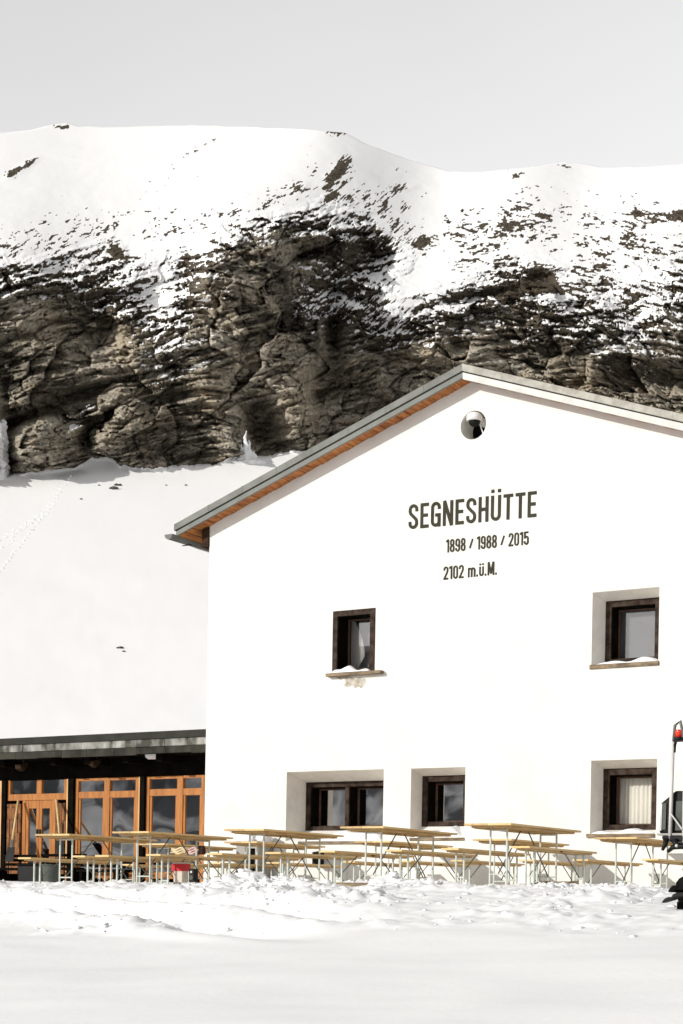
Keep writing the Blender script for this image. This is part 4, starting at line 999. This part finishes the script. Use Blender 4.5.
# ------------------------------------------------------------------ beer tables and benches
L_T, W_T, H_T = 2.2, .70, .77
def make_table():
    r = empty('beer_table')
    for s in (0, 1):
        MB().box(s * .352, s * .352 + .348, 0, L_T, H_T - .028, H_T).build('plank', M_PINE if s else M_PINE2, r, bevel=.004)
    b = MB()
    for y in (.10, .62, 1.52, 2.02): b.box(.06, W_T - .06, y, y + .08, H_T - .055, H_T - .029)
    b.box(.05, .075, .19, 2.01, H_T - .062, H_T - .030); b.box(W_T - .075, W_T - .05, .19, 2.01, H_T - .062, H_T - .030)
    b.build('batten', M_PINE2, r)
    for y, yi in ((.34, .98), (1.86, 1.22)):
        lg = MB()
        for x in (.225, .475): lg.tube([(x, y, -.05), (x, y, H_T - .056)], .0145, 7)
        lg.tube([(.225, y, .10), (.475, y, .10)], .011, 6); lg.tube([(.225, y, H_T - .075), (.475, y, H_T - .075)], .012, 6)
        lg.build('leg_frame', M_STEEL, r)
        MB().tube([(.35, y, .11), (.35, yi, H_T - .06)], .010, 6).build('strut', M_STRUT, r)
    return r
def make_bench():
    r = empty('beer_bench'); H = .47; W = .27
    MB().box(0, W, 0, L_T, H - .028, H).build('seat', M_PINE, r, bevel=.004)
    b = MB()
    for y in (.12, 1.0, 2.0): b.box(.02, W - .02, y, y + .08, H - .05, H - .029)
    b.box(.02, .04, .21, 1.99, H - .055, H - .030); b.box(W - .04, W - .02, .21, 1.99, H - .055, H - .030)
    b.build('batten', M_PINE2, r)
    for y, yi in ((.30, .80), (1.90, 1.40)):
        lg = MB()
        for x in (.075, .195): lg.tube([(x, y, -.05), (x, y, H - .051)], .016, 7)
        lg.tube([(.075, y, .08), (.195, y, .08)], .011, 6)
        lg.build('leg_frame', M_STEEL, r)
        MB().tube([(.135, y, .10), (.135, yi, H - .05)], .008, 6).build('strut', M_STRUT, r)
    return r
tproto, bproto = make_table(), make_bench()
tuse = buse = False
Y_A, Y_B = -6.8, -2.57
def place(kind, px, py, Y, dz, label, rz=0.0):
    global tuse, buse
    p = at(px, py, Y); loc = (p[0], Y, dz)
    if kind == 't':
        o = tproto if not tuse else dup(tproto, loc); tuse = True
        tag(o, label, 'table', 'beer tables set out in front of the hut')
    else:
        o = bproto if not buse else dup(bproto, loc); buse = True
        tag(o, label, 'bench', 'beer benches along the tables')
    o.location = loc; o.rotation_euler = (0, 0, rz)
    return o
H_ = lambda Y, px, py: at(px, py, Y)[2]
rows = [
 ('t', 35, 834, Y_A, 'leftmost beer table of the front row, before the glazed double door'),
 ('t', 112, 831.5, Y_A, 'second beer table from the left in the front row, above the red and white crate'),
 ('t', 224, 829, Y_A, 'front row beer table beside the hut corner, left of the wide two pane window'),
 ('t', 340, 826.5, Y_A, 'front row beer table directly before the wide two pane window'),
 ('t', 464, 823.5, Y_A, 'rightmost front row beer table, the tallest looking, right of the narrow lower window'),
 ('t', 136, 843.5, Y_B, 'back row beer table half hidden behind the one above the red and white crate'),
 ('t', 224, 841.5, Y_B, 'back row beer table against the white wall just right of the hut corner'),
 ('t', 354, 841, Y_B, 'back row beer table under the sill of the narrow lower window'),
 ('t', 472.5, 839, Y_B, 'back row beer table on bare wall between the narrow window and the curtained window'),
 ('t', 594, 837.3, Y_B, 'back row beer table right under the window with the full white curtain'),
 ('b', 18, 857.3, Y_A, 'leftmost pale bench of all, left of the table before the double door'),
 ('b', 71.5, 855.5, Y_A, 'bench on the right of the leftmost front table'),
 ('b', 95, 855, Y_A, 'bench left of the table that stands over the red and white crate'),
 ('b', 146, 854, Y_A, 'bench right above the red and white crate'),
 ('b', 207, 853, Y_A, 'front bench just left of the legs of the table at the hut corner'),
 ('b', 265, 852, Y_A, 'front bench right of the table at the hut corner'),
 ('b', 319, 850.5, Y_A, 'front bench left of the table before the wide window'),
 ('b', 385, 849.5, Y_A, 'front bench right of the table before the wide window'),
 ('b', 441, 848, Y_A, 'front bench left of the rightmost front table'),
 ('b', 511, 846, Y_A, 'front bench right of the rightmost front table'),
 ('b', 121, 864, Y_B, 'back bench left of the back table behind the red and white crate'),
 ('b', 176, 863, Y_B, 'back bench carrying the folded blankets, ending at the hut corner'),
 ('b', 208, 862.5, Y_B, 'back bench left of the back table at the hut corner'),
 ('b', 266, 862, Y_B, 'back bench right of the back table at the hut corner'),
 ('b', 341, 861, Y_B, 'back bench below the sill of the wide two pane window'),
 ('b', 397, 860.5, Y_B, 'back bench below the sill of the narrow lower window'),
 ('b', 450.6, 859.8, Y_B, 'back bench just right of the narrow lower window, left of the bare wall table'),
 ('b', 518, 859.5, Y_B, 'back bench on the bare wall, right of its back row table'),
 ('b', 572, 859.2, Y_B, 'back bench left of the table under the curtained window'),
 ('b', 641.6, 858.6, Y_B, 'rightmost bench, partly behind the black machine'),
]
for k, px, py, Y, lab in rows:
    h = H_T if k == 't' else .47
    dz = H_(Y, px, py) - h
    dz = max(-.22, min(.06, dz)); print(k, px, round(dz, 3), round(at(px, py, Y)[0], 2))
    place(k, px, py, Y, dz, lab, rr.uniform(-.012, .012))

# ------------------------------------------------------------------ small things round the tables
# crate and speaker under the second table
p = at(172, 882.5, -6.3); x0 = p[0]; zb = p[2]
cr = empty('crate', (x0, -6.3, zb), 0.05); tag(cr, 'dirty white crate with a broad red band standing in the snow under a front table', 'crate')
MB().prism_y([(.03, 0), (.20, 0), (.235, .31), (.0, .31)], 0, .12).build('body', M_BEIGE, cr, bevel=.008)
MB().prism_y([(-.010, .175), (.243, .175), (.247, .285), (-.010, .285)], -.008, .13).build('band', M_RED, cr)
p = at(188.5, 882, -6.5)
bx = empty('speaker', (p[0], -6.5, p[2])); tag(bx, 'small black box speaker standing in the snow beside the red and white crate', 'speaker')
MB().box(0, .105, 0, .10, .0, .20).build('cabinet', M_BLACK, bx, bevel=.01)
MB().lathe([(.035, -.010), (.035, -.002), (.012, .003)], (.052, 0, .065), 16, 'y').build('cone', M_GREYM, bx)
MB().lathe([(.018, -.010), (.018, -.002)], (.052, 0, .15), 12, 'y').build('tweeter', M_POST, bx)
mt_ = at(183, 885.5, -7.1)
mat_o = MB().box(mt_[0], mt_[0] + .30, -7.25, -6.95, mt_[2] - .02, mt_[2] + .012).build('doormat', M_BLACK2, bevel=.006); tag(mat_o, 'flat black mat lying on the snow in front of the small speaker', 'mat')
# blankets on the back bench
def blanket(px, py, Y, mt_, wd, lab):
    p = at(px, py, Y); b = MB()
    for i in range(3):
        nn_ = 12; vs_ = []; fs_ = []
        zz = p[2] + i * .035
        poly = [(p[0] - wd / 2 + wd * t + .01 * i, zz + .018 * math.sin(t * 9 + i)) for t in np.linspace(0, 1, nn_)]
        poly2 = [(a, c_ + .034 - .012 * abs(2 * j / (nn_ - 1) - 1)) for j, (a, c_) in enumerate(poly)][::-1]
        b.prism_y(poly + poly2, Y, Y + .28)
    o = b.build('blanket', mt_, bevel=.008); tag(o, lab, 'blanket')
blanket(177.5, 853.5, -2.5, M_YELLOWB, .34, 'folded cream blanket lying behind the second front table, left of the pink one')
blanket(190, 853.5, -2.45, M_PINKB, .34, 'folded dusty pink blanket lying right of the cream blanket')
for px, lab in ((199.5, 'dark glass jar left of its twin, near the pink blanket'), (202.8, 'dark glass jar nearest the hut corner, right of its twin')):
    p = at(px, 854.5, -2.4); j = empty('jar', (p[0], p[1], p[2])); tag(j, lab, 'jar', 'dark jars near the blankets')
    MB().lathe([(.045, 0), (.05, .01), (.05, .10), (.035, .13)], (0, 0, 0), 12).build('body', M_BROWN, j, smooth=True)
    MB().lathe([(.038, .13), (.038, .155)], (0, 0, 0), 12).build('lid', M_BLACK, j)
# concrete light shaft against the wall with snow on top
A = at(236, 855, -.55); B = at(257, 855, -.55)
ls = empty('light_shaft', (A[0], -.55, 0)); tag(ls, 'grey concrete light shaft with a dark opening against the wall behind the hut corner table', 'light shaft')
wd = B[0] - A[0]; zt = at(246, 841, -.55)[2]
s_ = MB(); s_.box(0, wd * .55, 0, .53, -.2, zt); s_.box(wd * .9, wd, 0, .53, -.2, zt); s_.box(wd * .55, wd * .9, .003, .53, zt - .14, zt - .002); s_.build('body', M_CONC, ls, bevel=.01)
MB().box(wd * .55, wd * .9, .06, .5, -.2, zt - .14).build('opening', M_DARK, ls)
s_ = MB()
for i in range(7): s_.lump((A[0] + wd * (i + .3) / 6.5, -.35 + .1 * (i % 2), zt + .05), .10 + .03 * (i % 3), 900 + i, (1.2, 1, .7), .5, 2)
o = s_.build('snow_heap', M_CLOD, smooth=True); tag(o, 'row of icy snow lumps on top of the grey concrete light shaft', 'snow')
# dark drain box below the wide window
p = at(314.5, 859, -.25); dp_ = MB().box(p[0] - .05, p[0] + .05, -.25, -.002, p[2] - .12, p[2] + .12).prism_x([(-.27, p[2] + .12), (-.002, p[2] + .16), (-.002, p[2] + .12)], p[0] - .07, p[0] + .07).build('meter_box', M_BLACK); tag(dp_, 'small black box fixed low on the white wall left of the wide window sill', 'meter box')
# terrace edge plank showing through the snow
A = at(318, 885, -7.35); B = at(402, 884, -7.35)
zt = (at(318, 882.5, -7.35)[2] + at(402, 882, -7.35)[2]) / 2
tk = MB(); k = A[0]
while k < B[0]:
    k2 = min(B[0], k + 1.1); tk.box(k, k2 - .01, -7.35, -7.20, zt - .25, zt + rr.uniform(-.008, .008)); k = k2
tk = tk.build('terrace_edge', M_SILL, bevel=.008); tag(tk, 'weathered timber edging of the terrace half buried in the snow', 'timber edging')
# splintered wood under the right tables
for i, (px, py, ln_) in enumerate(((548, 878, .5), (560, 876.5, .45), (566, 875, .28))):
    p = at(px, py, -5.2); z = gz(p[0], -5.2) + .02
    o = MB().tube([(p[0] - ln_ / 2, -5.2, z), (p[0], -5.17, z + .03), (p[0] + ln_ / 2, -5.1, z + .02 + .02 * i)], [.028, .036, .026], 7).build('log', M_SILL); tag(o, ['longest split log lying flat under the rightmost front table', 'middle split log lying under the rightmost front table', 'short stubby split log at the right end of the little pile'][i], 'log', 'split logs in the snow')

# dark furniture in front of the annex, far left
def dark_bench(px0, px1, py, Y, lab, h):
    a = at(px0, py, Y); b = at(px1, py, Y); r = empty('dark_bench', (a[0], Y, gz(a[0], Y))); tag(r, lab, 'bench', 'black benches before the annex')
    wd = b[0] - a[0]
    s_ = MB()
    for i in range(3): s_.box(0, wd, i * .14, i * .14 + .12, h - .05, h)
    s_.build('seat', M_BLACKWOOD, r, bevel=.005)
    s_ = MB()
    for i in range(3): s_.box(.02, wd - .02, .46, .49, h + .05 + i * .09, h + .11 + i * .09)
    s_.build('backrest', M_BLACKWOOD, r, bevel=.005)
    for x in (.08, wd - .14): MB().box(x, x + .06, .02, .45, -.05, h - .052).build('leg', M_BLACKWOOD, r)
dark_bench(-12, 22, 862, .05, 'black slatted bench at the left edge of the picture before the annex', .30)
dark_bench(25, 72, 862, .05, 'long black slatted bench under the glazed double door', .32)
dark_bench(76, 118, 864, .1, 'black slatted bench below the big panes right of the door', .28)
p = at(51, 873, -3.2); bk = empty('bucket', (p[0], -3.2, gz(p[0], -3.2))); tag(bk, 'dark green plastic bucket in the snow between the leftmost front table legs', 'bucket')
MB().lathe([(.13, -.03), (.16, .30), (.175, .31), (.175, .33), (.15, .33), (.12, .05)], (0, 0, 0), 20).build('body', M_GREYM, bk, smooth=False)
MB().tube([(-.165, 0, .31), (-.10, 0, .42), (0, 0, .46), (.10, 0, .42), (.165, 0, .31)], .007, 6).build('handle', M_STRUT, bk)
p = at(8, 877, -3.0); ky = empty('storage_bin', (p[0] - .1, -2.6, gz(p[0], -2.6))); tag(ky, 'low black storage bin in the snow at the left picture edge', 'bin')
MB().prism_y([(0, -.05), (.62, -.05), (.66, .30), (-.04, .30)], 0, .45).build('body', M_BLACK, ky, bevel=.02)
MB().box(-.06, .68, -.03, .48, .302, .34).build('lid', M_BLACK2, ky, bevel=.01)
# leaning shovels by the door
def shovel(ptop, pbot, lab):
    a = at(*ptop, .88); b = at(*pbot, .52); r = empty('shovel', (0, 0, 0)); tag(r, lab, 'shovel', 'shovels leaning at the annex door')
    MB().tube([a, b], .026, 8).build('handle', M_POLE, r, smooth=True)
    d = (Vector(b) - Vector(a)).normalized()
    q0 = Vector(b); q1 = q0 + d * .46
    MB().bar(q0 - d * .05, q0 + d * .14, .05, .05).build('socket', M_STRUT, r)
    s_ = MB(); sd_ = Vector((1, 0, 0))
    c0, c1_ = q0 + d * .12, q1
    s_.add([c0 - sd_ * .10, c0 + sd_ * .10, c1_ + sd_ * .12, c1_ - sd_ * .12] + [v + Vector((0, -.012, 0)) for v in (c0 - sd_ * .10, c0 + sd_ * .10, c1_ + sd_ * .12, c1_ - sd_ * .12)],
           [(0, 1, 2, 3), (7, 6, 5, 4), (0, 4, 5, 1), (1, 5, 6, 2), (2, 6, 7, 3), (3, 7, 4, 0)])
    s_.build('blade', M_BLACK, r)
shovel((18.3, 800.5), (12.2, 842), 'yellow handled shovel leaning left of the double door')
shovel((56.4, 799.5), (59.6, 836), 'yellow handled shovel leaning right of the double door')

# ------------------------------------------------------------------ black machine at the right edge
YV = -8.6
def vz(px, py): return at(px, py, YV)[2]
def vx(px): return at(px, 820, YV)[0]
zg_ = gz(vx(684), YV)
vh = empty('snow_machine', (vx(672), YV, zg_)); tag(vh, 'black snow clearing machine with pale roll bar and red beacon at the right edge', 'snow machine')
OX, OY, OZ = vx(672), YV, zg_
lx = lambda px: vx(px) - OX
lz = lambda px, py: vz(px, py) - OZ
# roll bar with beacon guard
pr = .021
MB().tube([(lx(670.2), 0, lz(670, 842)), (lx(671.8), 0, lz(672, 741))], pr, 10).build('post', M_POST, vh, smooth=True)
MB().tube([(lx(684.0), 0, lz(684, 842)), (lx(684.3), 0, lz(684, 741))], pr, 10).build('post', M_POST, vh, smooth=True)
MB().tube([(lx(671.8), 0, lz(672, 742)), (lx(673.3), 0, lz(673, 725.5)), (lx(678.4), 0, lz(678, 721.2)), (lx(682.2), 0, lz(682, 736)), (lx(684.3), 0, lz(684, 742))], .018, 8).build('beacon_guard', M_STRUT, vh)
bc = MB().lathe([(.055, 0), (.055, .03)], (lx(677.2), 0, lz(677, 740)), 16).build('beacon', M_BLACK, vh)
rl = bpy.data.materials.new('red_lens'); rl.use_nodes = True; b_n = rl.node_tree.nodes['Principled BSDF']; b_n.inputs['Base Color'].default_value = (.75, .035, .012, 1); b_n.inputs['Roughness'].default_value = .15
MB().lathe([(.038, .03), (.04, .10), (.034, .115), (.01, .12)], (lx(677.2), 0, lz(677, 740)), 16).build('lens', rl, bc, smooth=True)
MB().box(lx(672.3), lx(683.8), -.03, .05, lz(678, 741.6), lz(678, 740.2)).build('beacon_plate', M_BLACK, vh)
MB().tube([(lx(675), .0, lz(675, 742)), (lx(673.4), 0, lz(673, 744.5)), (lx(673.2), 0, lz(673, 752.5))], [.012, .02, .016], 8).build('work_light', M_BLACK, vh)
MB().tube([(lx(670.8), -.02, lz(671, 813)), (lx(683), -.02, lz(683, 829.5))], .009, 6).build('stay', M_POST, vh)
# hood / cab box
z0, z1 = lz(670, 833), lz(670, 790.5)
body = MB().prism_y([(lx(657.5), z0), (lx(658.6), lz(658, 803)), (lx(667.5), lz(667, 795.5)), (lx(673), z1), (lx(740), z1 - .02), (lx(760), z0)], .05, .85)
body.build('body', M_BLACK, vh, bevel=.02)
pn = MB(); pn.prism_y([(lx(660.6), z0 + .04), (lx(661.2), lz(661, 803)), (lx(664.9), lz(665, 803)), (lx(664.6), z0 + .04)], .032, .048)
pn.prism_y([(lx(674.3), z0 + .03), (lx(674.8), lz(675, 801)), (lx(730), lz(690, 801)), (lx(730), z0 + .03)], .030, .048)
pn.build('panel', M_GREYM, vh)
MB().bar((lx(660.0), .03, z0 + .03), (lx(660.6), .03, lz(661, 804)), .012, .012).build('trim_strip', M_POST, vh)
MB().box(lx(657.0), lx(760), .0, .9, lz(670, 835.3), lz(670, 833.2)).build('deck', M_CONC, vh)
ch = MB(); ch.prism_y([(lx(662), lz(662, 837)), (lx(664), lz(664, 835.4)), (lx(760), lz(690, 835.4)), (lx(760), lz(690, 842)), (lx(668), lz(668, 842)), (lx(664), lz(664, 841))], -.02, .85)
ch.build('chassis', M_BLACK, vh, bevel=.015)
arm = MB(); arm.tube([(lx(668), -.04, lz(668, 839)), (lx(667.5), -.06, lz(667, 845)), (lx(665.5), -.08, lz(665, 850.5))], [.035, .028, .018], 8)
arm.tube([(lx(670), -.05, lz(670, 852)), (lx(675), -.06, lz(675, 847.5)), (lx(684), -.05, lz(684, 846.5)), (lx(700), -.05, lz(690, 848))], [.018, .03, .035, .035], 8)
arm.tube([(lx(676), -.04, lz(676, 840)), (lx(678), -.05, lz(678, 845)), (lx(684), -.05, lz(684, 846))], [.04, .035, .03], 8)
arm.build('arm', M_BLACK, vh, smooth=True)
MB().lathe([(.012, -.02), (.02, 0), (.012, .015)], (lx(680), -.09, lz(680, 846)), 10, 'y').build('bolt', M_POST, vh)
# chunky tyre in front
def wheel(cx_, cy_, cz_, R_, W_, name='wheel'):
    b = MB(); b.lathe([(R_ * .45, -W_ / 2), (R_ * .9, -W_ / 2), (R_, -W_ * .38), (R_, W_ * .38), (R_ * .9, W_ / 2), (R_ * .45, W_ / 2)], (cx_, cy_, cz_), 32, 'y')
    for i in range(15):
        for s in (-1, 1):
            t = 2 * math.pi * (i + (.5 if s > 0 else 0)) / 15
            p0 = Vector((cx_ + (R_ + .02) * math.cos(t), cy_ + s * W_ * .48, cz_ + (R_ + .02) * math.sin(t)))
            t2 = t + .22
            p1 = Vector((cx_ + (R_ + .025) * math.cos(t2), cy_ + s * W_ * .04, cz_ + (R_ + .025) * math.sin(t2)))
            b.bar(p0, p1, .085, .12, up=(math.cos(t), 0, math.sin(t)))
    w_ = b.build(name, M_BLACK2, vh)
    MB().lathe([(.05, -W_ * .52), (R_ * .40, -W_ * .50), (R_ * .44, -W_ * .36), (R_ * .44, W_ * .36)], (cx_, cy_, cz_), 20, 'y').build('rim', M_POST, w_)
    return w_
YW = -10.3; wc = at(711, 899, YW); Rw = .25
wheel(wc[0] - OX, YW - OY, wc[2] - OZ, Rw, .24); wheel(wc[0] - OX + 1.0, YW - OY, wc[2] - OZ, Rw, .24)
wheel(lx(697), .75, .22, .32, .24); wheel(lx(697) + 1.0, .75, .22, .32, .24)
MB().bar((wc[0] - OX + .5, YW - OY, wc[2] - OZ), (wc[0] - OX + .5, .8, .30), .22, .14).build('frame_beam', M_BLACK, vh)
MB().bar((wc[0] - OX, YW - OY, wc[2] - OZ), (wc[0] - OX + 1.0, YW - OY, wc[2] - OZ), .07, .07).build('axle', M_BLACK, vh)
YS = YW - .25; q_ = lambda a, b: (at(a, b, YS)[0] - OX, at(a, b, YS)[2] - OZ)
fl_ = MB(); fl_.prism_y([q_(a, b) for a, b in ((690, 873), (683, 876), (678.5, 878.5), (676.8, 881), (675.2, 882.6), (676, 885), (671.5, 885.6), (669.4, 888), (667.2, 892), (672, 892.4), (676.5, 890.2), (683, 890.4), (690, 891))], YS - OY, YS - OY + .16)
fl_.build('rubber_flap', M_BLACK2, vh, bevel=.012)
sc2 = MB(); sc2.prism_y([q_(a, b) for a, b in ((663.6, 903.2), (667, 898.8), (671, 896.8), (673.6, 897.6), (675.2, 894.6), (679, 892.6), (684, 892.4), (692, 892), (692, 896), (683, 897.2), (678, 897.8), (674, 900.2), (669, 901.6))], YS - OY - .08, YS - OY + .05)
sc2.build('scraper', M_BLACK, vh, bevel=.01)
MB().bar((q_(690, 880)[0], YS - OY + .05, q_(690, 880)[1]), (q_(690, 897)[0], YS - OY + .05, q_(690, 897)[1]), .05, .05).build('flap_bracket', M_BLACK, vh)
st2 = MB(); st2.box(.55, 1.0, .15, .75, z1 - .02, z1 + .10); st2.box(.95, 1.05, .15, .75, z1, z1 + .5); st2.build('seat', M_BLACK, vh, bevel=.03)

# ------------------------------------------------------------------ frozen waterfalls, stones and tracks on the slope
def icefall(lobes, lab, seed):
    b = MB(); ri = random.Random(seed)
    for (px, top, bot, w0, w1) in lobes:
        dm_ = min(float((mount(px, y_) - CAM) @ F) for y_ in (bot, (bot + top) / 2, top + 3)) - .3; sc_px = dm_ / FPX
        n_ = max(5, int((bot - top) / 2.2))
        for k in range(n_ + 1):
            t = k / n_; wd = (w0 * (1 - t) ** 1.3 + w1) * ri.uniform(.8, 1.15)
            P = CAM + ray(px + ri.uniform(-.16, .16) * wd, bot + 2 + (top - bot) * t) * (dm_ + ri.uniform(-.3, .3))
            b.lump(P, sc_px * wd * .5, seed * 50 + k % 9, (1, .8, max(1.0, 1.9 * 4.0 / wd)), .38, 2)
    o = b.build('frozen_waterfall', M_CLOD, smooth=True); tag(o, lab, 'frozen waterfall'); return o
icefall([(3, 421, 474, 3, 8), (-1, 424, 476, 5, 8), (5, 438, 475, 4, 5)], 'tall frozen waterfall at the left picture edge below the cliff', 1)
b = MB(); dm_ = min(float((mount(246, y_) - CAM) @ F) for y_ in (460, 450, 440)) - .3; sp_ = dm_ / FPX
for k, (px0, top, r0, jit) in enumerate(((245.5, 431, 5.5, .8), (250, 440, 4.5, .6), (240.5, 444, 5.0, .7), (256, 451, 5.0, .5), (233, 452, 5.0, .5))):
    pts = []; rs_ = []
    for q2 in range(12):
        t = q2 / 11; y = 464 + (top - 464) * t
        pts.append(CAM + ray(px0 + jit * math.sin(q2 * 1.3 + k * 2) + (246 - px0) * .25 * t, y) * (dm_ + .25 * k % .5))
        rs_.append(sp_ * (r0 * (1 - t) ** 1.1 + .55) * (1 + .16 * math.sin(q2 * 2.3 + k)))
    b.tube(pts, rs_, 10)
for k, (px, r) in enumerate(((226, 4.5), (234, 6), (242, 7), (250, 7), (257, 6), (263, 4.5))): b.lump(CAM + ray(px, 463.5) * dm_, r * sp_, 720 + k, (1.3, .9, .5), .3, 3)
o = b.build('frozen_waterfall', M_CLOD, smooth=True); tag(o, 'short irregular streak of ice against the dark foot of the cliff left of the roof', 'frozen waterfall')
stones = [(118, 648, .30), (121.5, 648.5, .42), (123.5, 650, .28), (114, 488.5, .9), (117.5, 487, .7), (119.5, 485.5, .5), (81, 498, .35), (99, 487, .3), (186, 485, .4), (166, 484, .3)]
slab_ = ['small stone at the left of the lone trio on the open snow slope', 'largest stone of the lone trio on the open snow slope', 'small stone at the right of the lone trio on the open snow slope', 'largest dark rock of three just below the cliff foot',
        'middle dark rock of three just below the cliff foot', 'smallest upper rock of three just below the cliff foot', 'tiny stone on the slope beside the upper end of the ski tracks', 'tiny stone between the ski tracks and the three dark rocks', 'small stone on the slope left of the hut eave', 'tiny stone left of the small stone near the eave']
for i, (px, py, r) in enumerate(stones):
    p = mount(px, py); o = MB().lump((p[0], p[1], p[2] + r * .06), r * .5, 40 + i, (1.15, .9, .6), .5, 2).build('rock', M_STONE); tag(o, slab_[i], 'rock', 'stones on the snow slope')
# footprints and ski tracks: little clods pressed up beside the trail
b = MB(); k = 0
trails = [[(-10, 560), (8, 543), (22, 528), (38, 516), (50, 506), (56, 494), (66, 483), (75, 472)], [(-10, 582), (4, 566), (16, 550), (30, 532), (42, 517), (52, 506), (60, 492), (70, 478)], [(-10, 546), (12, 533), (28, 524), (44, 512), (54, 502)]]
for ti, tr in enumerate(trails):
    xs_ = [q_[0] for q_ in tr]; ys_ = [q_[1] for q_ in tr]; t_ = 0.0
    nseg = 130
    for i in range(nseg):
        if rr.random() < .3: continue
        u = i / nseg * (len(tr) - 1); j = int(u); f2 = u - j; j2 = min(j + 1, len(tr) - 1)
        x = xs_[j] + (xs_[j2] - xs_[j]) * f2 + rr.uniform(-.8, .8); y = ys_[j] + (ys_[j2] - ys_[j]) * f2 + rr.uniform(-.7, .7)
        p = mount(x, y); r = rr.uniform(.07, .16)
        b.lump((p[0], p[1], p[2] + .02), r, 300 + k, (1, 1, .75), .5, 1); k += 1
o = b.build('ski_tracks', M_CLOD); tag(o, 'trail of churned footprints and ski tracks climbing the snow slope at left', 'tracks', kind='stuff')
